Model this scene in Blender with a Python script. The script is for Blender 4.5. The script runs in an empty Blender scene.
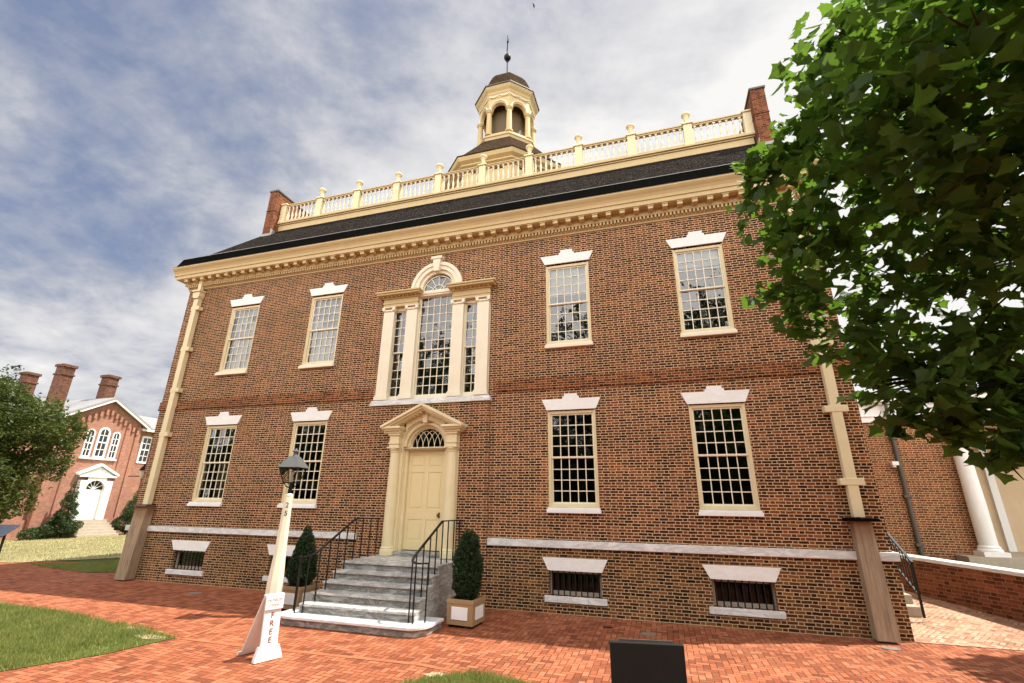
import bpy, bmesh, math, random
from mathutils import Vector, Matrix, noise as mnoise
R = math.radians
random.seed(7)
sc = bpy.context.scene
COL = sc.collection

# ------------------------------------------------------------------ camera
cam_d = bpy.data.cameras.new('camera')
cam = bpy.data.objects.new('camera', cam_d)
COL.objects.link(cam)
F_PX, YAW, PITCH, ROLL = 465.965, 0.2998, 0.3291, 0.0117
CAM = Vector((5.2068, -10.1124, 2.0651))
cam_d.sensor_width = 36.0
cam_d.lens = 36.0 * F_PX / 1024.0
cam_d.clip_start, cam_d.clip_end = 0.1, 3000
fwd = Vector((-math.sin(YAW) * math.cos(PITCH), math.cos(YAW) * math.cos(PITCH), math.sin(PITCH)))
rt = Vector((math.cos(YAW), math.sin(YAW), 0)); up = rt.cross(fwd)
r2 = math.cos(ROLL) * rt + math.sin(ROLL) * up; u2 = -math.sin(ROLL) * rt + math.cos(ROLL) * up
cam.matrix_world = Matrix(((r2.x, u2.x, -fwd.x, CAM.x), (r2.y, u2.y, -fwd.y, CAM.y), (r2.z, u2.z, -fwd.z, CAM.z), (0, 0, 0, 1)))
sc.camera = cam

# ------------------------------------------------------------------ light
SUN = Vector((0.432, 0.162, 0.887)).normalized()
EL = math.asin(SUN.z)
AZ = math.atan2(SUN.x, SUN.y)          # from +Y towards +X
sun_d = bpy.data.lights.new('sun', 'SUN'); sun_d.energy = 3.7; sun_d.angle = R(0.6); sun_d.color = (1.0, 0.94, 0.84)
sun = bpy.data.objects.new('sun', sun_d); COL.objects.link(sun)
sun.rotation_euler = SUN.to_track_quat('Z', 'Y').to_euler(); sun.location = (20, 10, 40)

world = bpy.data.worlds.new('World'); sc.world = world; world.use_nodes = True
sc.view_settings.view_transform = 'Standard'; sc.view_settings.look = 'None'
sc.view_settings.exposure = 1.12; sc.view_settings.gamma = 1.0
sc.view_settings.use_curve_mapping = False


class NT:
    """small node-tree writer"""
    def __init__(s, tree): s.t = tree; s.n = tree.nodes; s.l = tree.links
    def put(s, sock, v):
        if isinstance(v, bpy.types.NodeSocket): s.l.new(v, sock)
        elif v is not None:
            try: sock.default_value = v
            except Exception: sock.default_value = (v, v, v) if len(sock.default_value) == 3 else (v, v, v, 1)
    def node(s, typ, ins=None, **attrs):
        n = s.n.new(typ)
        for k, v in attrs.items(): setattr(n, k, v)
        for k, v in (ins or {}).items(): s.put(n.inputs[k], v)
        return n
    def m(s, op, a, b=None, c=None, clamp=False):
        n = s.n.new('ShaderNodeMath'); n.operation = op; n.use_clamp = clamp
        s.put(n.inputs[0], a)
        if b is not None: s.put(n.inputs[1], b)
        if c is not None: s.put(n.inputs[2], c)
        return n.outputs[0]
    def mix(s, f, a, b, mode='MIX'):
        n = s.n.new('ShaderNodeMix'); n.data_type = 'RGBA'; n.blend_type = mode; n.clamp_factor = True
        s.put(n.inputs[0], f); s.put(n.inputs[6], c4(a)); s.put(n.inputs[7], c4(b))
        return n.outputs[2]
    def ramp(s, f, stops, interp='LINEAR'):
        n = s.n.new('ShaderNodeValToRGB'); n.color_ramp.interpolation = interp
        e = n.color_ramp.elements
        while len(e) < len(stops): e.new(0.5)
        for el, (p, c) in zip(e, stops): el.position = p; el.color = c4(c)
        s.put(n.inputs[0], f); return n.outputs[0]
    def noise(s, vec, scale, detail=4, rough=0.55, dist=0.0):
        n = s.node('ShaderNodeTexNoise', {'Scale': scale, 'Detail': detail, 'Roughness': rough, 'Distortion': dist})
        if vec is not None: s.put(n.inputs['Vector'], vec)
        return n.outputs[0]
    def sep(s, v):
        n = s.n.new('ShaderNodeSeparateXYZ'); s.put(n.inputs[0], v); return n.outputs
    def comb(s, x, y, z=0.0):
        n = s.n.new('ShaderNodeCombineXYZ'); s.put(n.inputs[0], x); s.put(n.inputs[1], y); s.put(n.inputs[2], z); return n.outputs[0]
    def white(s, v):
        n = s.n.new('ShaderNodeTexWhiteNoise'); n.noise_dimensions = '3D'; s.put(n.inputs['Vector'], v); return n.outputs


def c4(c):
    if isinstance(c, bpy.types.NodeSocket): return c
    if isinstance(c, (int, float)): return (c, c, c, 1)
    return tuple(c) if len(c) == 4 else (c[0], c[1], c[2], 1)


# sky: Nishita behind thin broken cloud
w = NT(world.node_tree); w.n.clear()
sky = w.node('ShaderNodeTexSky', sky_type='NISHITA', sun_disc=False, sun_elevation=EL, sun_rotation=AZ, altitude=10, air_density=1.3, dust_density=2.0)
gen = w.node('ShaderNodeTexCoord').outputs['Generated']
gx, gy, gz = w.sep(gen)
zz = w.m('ADD', w.m('MAXIMUM', gz, 0.0), 0.22)
cp = w.comb(w.m('DIVIDE', gx, zz), w.m('DIVIDE', gy, zz))
rot = w.node('ShaderNodeMapping', {'Vector': cp, 'Rotation': (0, 0, R(-35)), 'Scale': (0.75, 1.05, 1)}).outputs[0]
n1 = w.noise(rot, 1.25, 8, 0.60, 0.35)
n2 = w.noise(cp, 4.5, 6, 0.62, 0.2)
toright = w.m('ADD', w.m('MULTIPLY', gx, 0.90), w.m('MULTIPLY', gy, 0.05))
n3 = w.noise(w.node('ShaderNodeMapping', {'Vector': cp, 'Location': (3.1, 1.7, 0), 'Rotation': (0, 0, R(-28)), 'Scale': (0.75, 1.0, 1)}).outputs[0], 0.9, 3, 0.5, 0.3)
low = w.m('MULTIPLY', w.m('SUBTRACT', 0.48, gz), 1.15)
behind = w.m('MAXIMUM', w.m('MULTIPLY', gy, -1.0), 0.0)         # unseen sky behind the camera, brightened to fill the shaded facade
contrast = w.m('ADD', w.m('MULTIPLY', w.m('SUBTRACT', n1, 0.5), 2.5), w.m('ADD', w.m('MULTIPLY', w.m('SUBTRACT', n2, 0.5), 1.05), w.m('MULTIPLY', w.m('SUBTRACT', n3, 0.5), 1.3)))
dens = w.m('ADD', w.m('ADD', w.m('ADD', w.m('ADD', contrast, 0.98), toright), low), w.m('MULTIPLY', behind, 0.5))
mask = w.ramp(dens, [(0.0, 0.65), (0.35, 0.92), (0.65, 1.0), (0.9, 1.0)])
ccol = w.ramp(dens, [(0.0, (1.15, 1.36, 1.95)), (0.26, (2.0, 2.12, 2.5)), (0.50, (3.0, 3.02, 3.2)), (0.74, (3.65, 3.63, 3.7)), (1.0, (4.4, 4.35, 4.25))])
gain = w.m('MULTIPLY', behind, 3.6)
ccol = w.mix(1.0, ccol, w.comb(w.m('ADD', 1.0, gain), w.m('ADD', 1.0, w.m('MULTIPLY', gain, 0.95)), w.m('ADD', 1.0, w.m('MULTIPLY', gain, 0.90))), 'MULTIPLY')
skyc = w.mix(1.0, sky.outputs[0], (0.62, 0.60, 0.68, 1), 'MULTIPLY')
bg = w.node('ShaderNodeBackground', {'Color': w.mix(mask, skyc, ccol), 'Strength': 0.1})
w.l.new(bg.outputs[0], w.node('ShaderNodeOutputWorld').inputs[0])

# ------------------------------------------------------------------ materials
MATS = {}
def new_mat(name):
    m = bpy.data.materials.new(name); m.use_nodes = True
    t = NT(m.node_tree); t.n.clear()
    p = t.node('ShaderNodeBsdfPrincipled'); o = t.node('ShaderNodeOutputMaterial')
    t.l.new(p.outputs[0], o.inputs[0]); MATS[name] = m
    return m, t, p, o

def setp(t, p, col=None, rough=None, metal=None, spec=None, height=None, bump=0.3, dist=0.01):
    if col is not None: t.put(p.inputs['Base Color'], c4(col))
    if rough is not None: t.put(p.inputs['Roughness'], rough)
    if metal is not None: t.put(p.inputs['Metallic'], metal)
    if spec is not None: t.put(p.inputs['Specular IOR Level'], spec)
    if height is not None:
        b = t.node('ShaderNodeBump', {'Strength': bump, 'Distance': dist, 'Height': height})
        t.l.new(b.outputs[0], p.inputs['Normal'])

def pos_of(t): return t.node('ShaderNodeNewGeometry').outputs['Position']

def paint(name, col, var=0.10, rough=0.5, spec=0.3, dirt=(0.30, 0.22, 0.13), dirt_amt=0.18, scale=3.0):
    m, t, p, o = new_mat(name)
    v = pos_of(t)
    n = t.noise(v, scale, 6, 0.65); n2 = t.noise(v, scale * 9, 4, 0.6)
    a = t.mix(t.ramp(n, [(0.35, 0), (0.75, 1)]), col, tuple(c * (1 - var) for c in col))
    vert = t.node('ShaderNodeMapping', {'Vector': v, 'Scale': (6, 6, 0.7)}).outputs[0]
    streak = t.ramp(t.noise(vert, 2.0, 5, 0.7), [(0.52, 0), (0.8, 1)])
    a = t.mix(t.m('MULTIPLY', streak, dirt_amt), a, dirt)
    grime = t.ramp(t.noise(v, scale * 4.3, 8, 0.8), [(0.58, 0), (0.70, 1)])
    a = t.mix(t.m('MULTIPLY', grime, dirt_amt * 1.1), a, dirt)
    setp(t, p, a, rough, 0, spec, n2, 0.15, 0.004)
    return m

def brick_uv(t, flip=False):
    g = t.node('ShaderNodeNewGeometry')
    x, y, z = t.sep(g.outputs['Position']); nx, ny, nz = t.sep(g.outputs['True Normal'])
    side = t.m('GREATER_THAN', t.m('ABSOLUTE', nx), t.m('ABSOLUTE', ny))
    u = t.m('ADD', t.m('MULTIPLY', y, side), t.m('MULTIPLY', x, t.m('SUBTRACT', 1.0, side)))
    return g.outputs['Position'], u, z

def flemish(name, stops, mortar, L=0.262, H=0.0556, joint=0.0053, stain=0.5, tint=(0.55, 0.50, 0.42), rub=None):
    m, t, p, o = new_mat(name)
    P, u, v = brick_uv(t)
    wob = t.noise(P, 7.0, 2, 0.5)
    v = t.m('ADD', v, t.m('MULTIPLY', t.m('SUBTRACT', wob, 0.5), 0.018))
    u = t.m('ADD', u, t.m('MULTIPLY', t.m('SUBTRACT', t.noise(P, 11.0, 2), 0.5), 0.016))
    vh = t.m('DIVIDE', v, H); row = t.m('FLOOR', vh); fv = t.m('FRACT', vh)
    par = t.m('MULTIPLY', t.m('FRACT', t.m('MULTIPLY', row, 0.5)), 1.0)
    jit = t.m('MULTIPLY', t.m('SUBTRACT', t.white(t.comb(row, 3.3, 1.7))[0], 0.5), 0.08)
    uu = t.m('ADD', t.m('ADD', t.m('DIVIDE', u, L), par), jit)
    k = t.m('FLOOR', uu); f = t.m('FRACT', uu)
    isH = t.m('GREATER_THAN', f, 0.667)
    du = t.m('MULTIPLY', t.m('MINIMUM', t.m('MINIMUM', f, t.m('SUBTRACT', 1.0, f)), t.m('ABSOLUTE', t.m('SUBTRACT', f, 0.667))), L)
    dv = t.m('MULTIPLY', t.m('MINIMUM', fv, t.m('SUBTRACT', 1.0, fv)), H)
    d = t.m('MINIMUM', du, dv)
    edge = t.m('ADD', d, t.m('MULTIPLY', t.m('SUBTRACT', t.noise(P, 60.0, 3), 0.5), 0.004))
    inb = t.node('ShaderNodeMapRange', {'Value': edge, 'From Min': joint - 0.0014, 'From Max': joint + 0.0014}, interpolation_type='SMOOTHSTEP').outputs[0]
    rid = t.white(t.comb(t.m('ADD', k, t.m('MULTIPLY', isH, 0.41)), row, 0.5))
    rnd = t.m('ADD', t.m('MULTIPLY', rid[0], 0.86), t.m('MULTIPLY', t.noise(P, 1.3, 4, 0.6), 0.28))
    rnd = t.m('SUBTRACT', t.m('SUBTRACT', rnd, 0.07), t.m('MULTIPLY', isH, 0.10))
    bc = t.ramp(rnd, stops)
    bc = t.mix(t.m('MULTIPLY', t.noise(P, 45, 4, 0.7), 0.5), bc, t.mix(1.0, bc, (0.62, 0.6, 0.6), 'MULTIPLY'))
    mc = t.mix(t.noise(P, 9, 5, 0.7), mortar, tuple(c * 0.6 for c in mortar))
    col = t.mix(inb, mc, bc)
    big = t.ramp(t.noise(P, 0.55, 6, 0.68), [(0.38, 0.0), (0.72, 1.0)])
    col = t.mix(t.m('MULTIPLY', big, stain), col, t.mix(1.0, col, tint, 'MULTIPLY'))
    soot = t.ramp(t.noise(t.node('ShaderNodeMapping', {'Vector': P, 'Scale': (2.2, 2.2, 0.8)}).outputs[0], 1.0, 5, 0.7), [(0.60, 0), (0.80, 1)])
    col = t.mix(t.m('MULTIPLY', soot, 0.45), col, t.mix(1.0, col, (0.42, 0.37, 0.35), 'MULTIPLY'))
    warm = t.ramp(t.noise(P, 1.9, 5, 0.7), [(0.50, 0), (0.70, 1)])
    col = t.mix(t.m('MULTIPLY', warm, 0.55), col, t.mix(1.0, col, (1.35, 1.15, 0.95), 'MULTIPLY'))
    lime = t.ramp(t.noise(P, 3.1, 7, 0.78), [(0.66, 0), (0.76, 1)])
    col = t.mix(t.m('MULTIPLY', lime, 0.30), col, (0.50, 0.38, 0.26))
    drip = t.ramp(t.noise(t.node('ShaderNodeMapping', {'Vector': P, 'Scale': (5.5, 5.5, 0.32)}).outputs[0], 1.0, 4, 0.65), [(0.58, 0), (0.75, 1)])
    col = t.mix(t.m('MULTIPLY', drip, 0.45), col, t.mix(1.0, col, (0.50, 0.46, 0.44), 'MULTIPLY'))
    setp(t, p, col, 0.9, 0, 0.12, t.m('ADD', inb, t.m('MULTIPLY', t.noise(P, 70, 3), 0.4)), 0.55, 0.008)
    return m

BR = [(0.0, (0.024, 0.0085, 0.0055)), (0.13, (0.056, 0.017, 0.0085)), (0.42, (0.122, 0.035, 0.0125)), (0.70, (0.20, 0.058, 0.019)), (0.90, (0.30, 0.100, 0.032)), (1.0, (0.42, 0.17, 0.055))]
flemish('old_brick', BR, (0.76, 0.58, 0.365), joint=0.0064)
flemish('base_brick', [(p, (c[0] * 0.88, c[1] * 1.06, c[2] * 1.05)) for p, c in BR], (0.66, 0.52, 0.32), joint=0.0064, stain=0.75, tint=(0.6, 0.58, 0.5))
flemish('rubbed_brick', [(p, (c[0] * 1.12 + 0.008, c[1] * 0.98 + 0.002, c[2] * 0.95)) for p, c in BR], (0.60, 0.41, 0.24), stain=0.6)
flemish('far_chimney_brick', [(0.0, (0.08, 0.036, 0.026)), (0.5, (0.15, 0.066, 0.045)), (1.0, (0.22, 0.10, 0.07))], (0.26, 0.17, 0.12), L=0.29, H=0.068, joint=0.005, stain=0.5)
flemish('chimney_brick', [(0.0, (0.09, 0.030, 0.017)), (0.5, (0.20, 0.066, 0.032)), (1.0, (0.30, 0.11, 0.052))], (0.34, 0.21, 0.13), L=0.29, H=0.068, joint=0.005, stain=0.5)
flemish('wing_brick', [(0.0, (0.11, 0.036, 0.017)), (0.5, (0.225, 0.074, 0.030)), (1.0, (0.34, 0.125, 0.048))], (0.66, 0.50, 0.31), L=0.29, H=0.068, joint=0.007, stain=0.25)
flemish('far_brick', [(0.0, (0.35, 0.165, 0.12)), (0.5, (0.42, 0.205, 0.15)), (1.0, (0.48, 0.25, 0.185))], (0.50, 0.35, 0.27), L=0.30, H=0.07, joint=0.004, stain=0.25)

def herring(name, stops, joint_col, W=0.088, ang=0.0, jw=0.0036):
    m, t, p, o = new_mat(name)
    P = pos_of(t)
    q = t.node('ShaderNodeMapping', {'Vector': P, 'Rotation': (0, 0, R(ang)), 'Scale': (1 / W, 1 / W, 1)}).outputs[0]
    x, y, z = t.sep(q)
    wob = t.noise(P, 4.0, 2)
    x = t.m('ADD', x, t.m('MULTIPLY', t.m('SUBTRACT', wob, 0.5), 0.16))
    y = t.m('ADD', y, t.m('MULTIPLY', t.m('SUBTRACT', t.noise(P, 5.3, 2), 0.5), 0.16))
    i, j = t.m('FLOOR', x), t.m('FLOOR', y); fx, fy = t.m('FRACT', x), t.m('FRACT', y)
    k = t.m('FLOORED_MODULO', t.m('SUBTRACT', i, j), 4.0)
    def eq(n): return t.m('COMPARE', k, float(n), 0.1)
    k0, k1, k2, k3 = eq(0), eq(1), eq(2), eq(3)
    def off(dist, kk): return t.m('ADD', dist, t.m('MULTIPLY', kk, 9.0))   # that edge is inside the brick
    dl = off(fx, k1); dr = off(t.m('SUBTRACT', 1.0, fx), k0)
    db = off(fy, k2); dt = off(t.m('SUBTRACT', 1.0, fy), k3)
    d = t.m('MULTIPLY', t.m('MINIMUM', t.m('MINIMUM', dl, dr), t.m('MINIMUM', db, dt)), W)
    ii = t.m('SUBTRACT', i, k1); jj = t.m('ADD', j, k3)
    rnd = t.white(t.comb(ii, jj, t.m('ADD', k0, k1)))
    d = t.m('ADD', d, t.m('MULTIPLY', t.m('SUBTRACT', t.noise(P, 50, 3), 0.5), 0.004))
    inb = t.node('ShaderNodeMapRange', {'Value': d, 'From Min': jw - 0.0018, 'From Max': jw + 0.0022}, interpolation_type='SMOOTHSTEP').outputs[0]
    val = t.m('SUBTRACT', t.m('ADD', t.m('MULTIPLY', rnd[0], 0.8), t.m('MULTIPLY', t.noise(P, 0.9, 5, 0.65), 0.5)), 0.15)
    bc = t.ramp(val, stops)
    bc = t.mix(t.m('MULTIPLY', t.noise(P, 38, 4, 0.7), 0.45), bc, t.mix(1.0, bc, (0.68, 0.66, 0.66), 'MULTIPLY'))
    jc = t.mix(t.ramp(t.noise(P, 1.4, 5, 0.7), [(0.35, 0), (0.65, 1)]), joint_col, tuple(min(1, c * 4.5) for c in joint_col))
    col = t.mix(inb, jc, bc)
    spot = t.ramp(t.noise(P, 2.3, 6, 0.75), [(0.62, 0), (0.78, 1)])
    col = t.mix(t.m('MULTIPLY', spot, 0.35), col, t.mix(1.0, col, (0.5, 0.45, 0.43), 'MULTIPLY'))
    pale = t.ramp(t.noise(P, 0.45, 5, 0.7), [(0.55, 0), (0.8, 1)])
    col = t.mix(t.m('MULTIPLY', pale, 0.22), col, (0.44, 0.22, 0.12))
    worn = t.ramp(t.noise(P, 0.8, 7, 0.75), [(0.50, 0), (0.68, 1)])
    col = t.mix(t.m('MULTIPLY', worn, 0.40), col, t.mix(1.0, col, (0.60, 0.50, 0.46), 'MULTIPLY'))
    moss = t.m('MULTIPLY', t.m('SUBTRACT', 1.0, inb), t.ramp(t.noise(P, 1.1, 5, 0.7), [(0.55, 0), (0.66, 1)]))
    col = t.mix(t.m('MULTIPLY', moss, 0.7), col, (0.05, 0.055, 0.02))
    tilt = t.m('MULTIPLY', rnd[0], 0.5)
    setp(t, p, col, 0.85, 0, 0.2, t.m('ADD', t.m('ADD', inb, tilt), t.m('MULTIPLY', t.noise(P, 60, 3), 0.3)), 0.6, 0.007)
    return m

PV = [(0.0, (0.13, 0.040, 0.022)), (0.16, (0.25, 0.074, 0.034)), (0.55, (0.375, 0.120, 0.055)), (1.0, (0.48, 0.18, 0.092))]
herring('paving_brick', PV, (0.040, 0.014, 0.008), ang=0, jw=0.0058)
herring('tan_paving', [(0.0, (0.24, 0.115, 0.065)), (0.25, (0.38, 0.22, 0.14)), (0.5, (0.46, 0.285, 0.19)), (1.0, (0.55, 0.39, 0.28))], (0.13, 0.07, 0.045), W=0.075, ang=38, jw=0.0085)

# border course of the paving, bricks laid end to end
def border_mat():
    m, t, p, o = new_mat('paving_border')
    P = pos_of(t)
    b = t.node('ShaderNodeTexBrick', {'Vector': P, 'Scale': 1.0, 'Color1': (0.36, 0.115, 0.05, 1), 'Color2': (0.45, 0.16, 0.072, 1), 'Mortar': (0.20, 0.08, 0.045, 1), 'Mortar Size': 0.003, 'Brick Width': 0.19, 'Row Height': 0.09})
    col = t.mix(t.m('MULTIPLY', t.noise(P, 6, 5, 0.7), 0.6), b.outputs[0], (0.27, 0.10, 0.05))
    setp(t, p, col, 0.88, 0, 0.2, t.noise(P, 50, 3), 0.3, 0.005)
border_mat()

paint('trim_cream', (0.76, 0.665, 0.42), 0.08, 0.5, 0.3, (0.36, 0.25, 0.13), 0.16)
paint('belfry_wood', (0.13, 0.09, 0.042))
paint('cream_paint', (0.585, 0.455, 0.24), 0.10, 0.55, 0.25, (0.34, 0.22, 0.10), 0.22)
paint('pale_cream', (0.82, 0.765, 0.60), 0.08, 0.5, 0.3, (0.40, 0.30, 0.18), 0.14)
paint('door_paint', (0.76, 0.64, 0.37), 0.06, 0.42, 0.35, (0.4, 0.28, 0.14), 0.10)
paint('white_paint', (0.86, 0.875, 0.875), 0.06, 0.5, 0.3, (0.42, 0.37, 0.3), 0.16)
paint('sign_board', (0.80, 0.80, 0.79), 0.03, 0.4, 0.4, (0.45, 0.42, 0.4), 0.10)
paint('stucco', (0.66, 0.52, 0.35), 0.18, 0.9, 0.1, (0.40, 0.28, 0.17), 0.25, 1.2)
paint('lead_gutter', (0.005, 0.0052, 0.0048), 0.3, 0.8, 0.0, (0.02, 0.02, 0.018), 0.3)
paint('flashing', (0.34, 0.34, 0.33), 0.15, 0.5, 0.4)
paint('dark_pipe', (0.10, 0.092, 0.08), 0.25, 0.5, 0.4, (0.2, 0.17, 0.13), 0.3)
paint('black_iron', (0.009, 0.009, 0.010), 0.3, 0.55, 0.25, (0.05, 0.035, 0.025), 0.15, 12)
paint('lantern_metal', (0.11, 0.115, 0.112), 0.3, 0.5, 0.4, (0.05, 0.05, 0.045), 0.4, 9)
paint('black_panel', (0.016, 0.018, 0.017), 0.2, 0.38, 0.4, (0.04, 0.04, 0.035), 0.2)
paint('slate_blue', (0.05, 0.062, 0.09), 0.2, 0.4, 0.4)
paint('dark_inside', (0.045, 0.04, 0.035), 0.2, 0.9, 0.05)
paint('blind_cloth', (0.90, 0.90, 0.88), 0.12, 0.9, 0.05, (0.5, 0.5, 0.48), 0.2)
paint('tan_planter', (0.37, 0.245, 0.125), 0.12, 0.6, 0.3, (0.2, 0.13, 0.07), 0.2)
paint('bark', (0.085, 0.058, 0.038), 0.4, 0.95, 0.05, (0.04, 0.03, 0.02), 0.5, 8)
paint('soil', (0.035, 0.024, 0.016), 0.3, 0.95, 0.05)
paint('concrete', (0.46, 0.40, 0.32), 0.2, 0.9, 0.1, (0.25, 0.2, 0.15), 0.3)
paint('letter_red', (0.27, 0.06, 0.045), 0.1, 0.5, 0.3)
paint('letter_grey', (0.56, 0.57, 0.57), 0.05, 0.5, 0.3)
paint('letter_black', (0.03, 0.025, 0.02), 0.1, 0.5, 0.3)
paint('bare_dirt', (0.44, 0.35, 0.23), 0.3, 0.95, 0.05, (0.25, 0.18, 0.1), 0.4, 6)
paint('feather', (0.03, 0.03, 0.035), 0.2, 0.8, 0.2)
paint('iron_cover', (0.23, 0.20, 0.17), 0.3, 0.6, 0.4, (0.1, 0.08, 0.06), 0.5, 10)
paint('far_roof', (0.30, 0.30, 0.305), 0.15, 0.5, 0.4)
m_, t_, p_, o_ = new_mat('brass'); setp(t_, p_, (0.16, 0.10, 0.04), 0.35, 1.0)

def marble(name, base=(0.44, 0.43, 0.395), vein=(0.085, 0.088, 0.085), amt=0.95, scale=2.6):
    m, t, p, o = new_mat(name)
    P = pos_of(t)
    mp = t.node('ShaderNodeMapping', {'Vector': P, 'Rotation': (R(18), R(38), R(22)), 'Scale': (1, 1, 3.2)}).outputs[0]
    n = t.noise(mp, scale, 8, 0.68, 0.9)
    v = t.ramp(n, [(0.34, 0), (0.46, 0.45), (0.51, 1), (0.57, 0.5), (0.66, 0.1), (0.75, 0)])
    fine = t.ramp(t.noise(mp, scale * 5, 6, 0.7, 0.6), [(0.45, 0), (0.65, 1)])
    a = t.mix(t.m('MULTIPLY', v, amt), base, vein)
    a = t.mix(t.m('MULTIPLY', fine, amt * 0.35), a, (0.30, 0.29, 0.27))
    setp(t, p, a, 0.55, 0, 0.35, t.noise(P, 40, 4), 0.1, 0.004)
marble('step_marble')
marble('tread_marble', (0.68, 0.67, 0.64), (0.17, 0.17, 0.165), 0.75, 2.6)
marble('trim_marble', (0.84, 0.86, 0.86), (0.34, 0.33, 0.32), 0.55, 1.8)
marble('lintel_marble', (0.87, 0.89, 0.885), (0.60, 0.56, 0.51), 0.25, 2.0)

def weathered_wood():
    m, t, p, o = new_mat('weathered_wood')
    P = pos_of(t)
    g = t.noise(t.node('ShaderNodeMapping', {'Vector': P, 'Scale': (14, 14, 0.8)}).outputs[0], 2.0, 6, 0.7)
    a = t.ramp(g, [(0.25, (0.20, 0.145, 0.10)), (0.55, (0.36, 0.27, 0.18)), (0.8, (0.50, 0.39, 0.27))])
    x, y, z = t.sep(P)
    rust = t.node('ShaderNodeMapRange', {'Value': t.m('ADD', z, t.m('MULTIPLY', t.noise(P, 6, 5, .7), 0.35)), 'From Min': 1.62, 'From Max': 1.98}).outputs[0]
    a = t.mix(t.m('MULTIPLY', rust, 0.85), a, (0.17, 0.055, 0.012))
    blot = t.ramp(t.noise(t.node('ShaderNodeMapping', {'Vector': P, 'Scale': (3, 3, 1)}).outputs[0], 1.6, 5, .7), [(0.55, 0), (0.75, 1)])
    a = t.mix(t.m('MULTIPLY', blot, 0.55), a, (0.085, 0.058, 0.04))
    setp(t, p, a, 0.75, 0, 0.2, g, 0.25, 0.006)
weathered_wood()

def shingle(name, c0, c1, W=0.13, H=0.11):
    m, t, p, o = new_mat(name)
    P = pos_of(t); x, y, z = t.sep(P)
    b = t.node('ShaderNodeTexBrick', {'Vector': t.comb(t.m('ADD', x, t.m('MULTIPLY', y, 0.23)), z), 'Scale': 1.0, 'Color1': c4(c0), 'Color2': c4(c1), 'Mortar': (0.008, 0.007, 0.006, 1), 'Mortar Size': 0.006, 'Brick Width': W, 'Row Height': H, 'Bias': -0.15})
    n = t.noise(P, 16, 6, 0.75)
    a = t.mix(t.ramp(n, [(0.40, 0), (0.70, 1)]), b.outputs[0], tuple(min(1, 1.8 * c) for c in c1))
    a = t.mix(t.ramp(t.noise(P, 26, 3, 0.8), [(0.54, 0), (0.64, 1)]), a, tuple(min(1, 12 * c) for c in c1) if c1[0] < 0.01 else tuple(3 * c for c in c1))  # on the main roof these pale specks are glints painted into the colour
    setp(t, p, a, 1.0, 0, 0.0, t.m('ADD', b.outputs['Fac'], n), 0.8, 0.02)
shingle('roof_shingle', (0.005, 0.0042, 0.0036), (0.0098, 0.0085, 0.0075))
shingle('cupola_shingle', (0.014, 0.009, 0.006), (0.045, 0.031, 0.020), 0.20, 0.12)

def glass(name='old_glass', ior=1.95):
    m, t, p, o = new_mat(name)
    P = pos_of(t)
    n = t.noise(P, 3.2, 2, 0.5)
    bump = t.node('ShaderNodeBump', {'Strength': 0.10, 'Distance': 0.05, 'Height': n})
    tr = t.node('ShaderNodeBsdfTransparent', {'Color': (0.80, 0.84, 0.82, 1)})
    gl = t.node('ShaderNodeBsdfGlossy', {'Color': (0.95, 0.97, 1, 1), 'Roughness': 0.02})
    t.l.new(bump.outputs[0], gl.inputs['Normal'])
    fr = t.node('ShaderNodeFresnel', {'IOR': ior})
    mx = t.node('ShaderNodeMixShader'); t.l.new(fr.outputs[0], mx.inputs[0]); t.l.new(tr.outputs[0], mx.inputs[1]); t.l.new(gl.outputs[0], mx.inputs[2])
    t.l.new(mx.outputs[0], o.inputs[0])
glass()
glass('cellar_glass', 1.25)

def leafmat(name, c0, c1, trans=0.35, tcol=None, rough=0.5, patch=1.1):
    m, t, p, o = new_mat(name)
    g = t.node('ShaderNodeNewGeometry')
    try: rnd = g.outputs['Random Per Island']
    except Exception: rnd = t.noise(g.outputs['Position'], 3)
    big = t.ramp(t.noise(g.outputs['Position'], patch, 4, 0.7), [(0.3, 0), (0.7, 1)])
    v = t.m('ADD', t.m('MULTIPLY', rnd, 0.5), t.m('MULTIPLY', big, 0.5))
    col = t.mix(v, c0, c1)
    setp(t, p, col, rough, 0, 0.35)
    tl = t.node('ShaderNodeBsdfTranslucent'); t.put(tl.inputs[0], t.mix(v, tcol or c1, tuple(1.5 * c for c in (tcol or c1))))
    mx = t.node('ShaderNodeMixShader', {0: trans}); t.l.new(p.outputs[0], mx.inputs[1]); t.l.new(tl.outputs[0], mx.inputs[2])
    t.l.new(mx.outputs[0], o.inputs[0])
leafmat('maple_leaf', (0.026, 0.074, 0.018), (0.072, 0.148, 0.028), 0.46, (0.115, 0.215, 0.022))
leafmat('tree_leaf', (0.022, 0.046, 0.008), (0.105, 0.135, 0.022), 0.26)
leafmat('cedar_leaf', (0.012, 0.030, 0.010), (0.030, 0.062, 0.018), 0.12)
leafmat('shrub_leaf', (0.020, 0.045, 0.012), (0.06, 0.10, 0.028), 0.2)
leafmat('grass_blade', (0.055, 0.11, 0.014), (0.31, 0.32, 0.09), 0.35, rough=0.6, patch=2.6)
leafmat('dry_grass', (0.20, 0.21, 0.08), (0.48, 0.42, 0.23), 0.25, rough=0.7)

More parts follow.
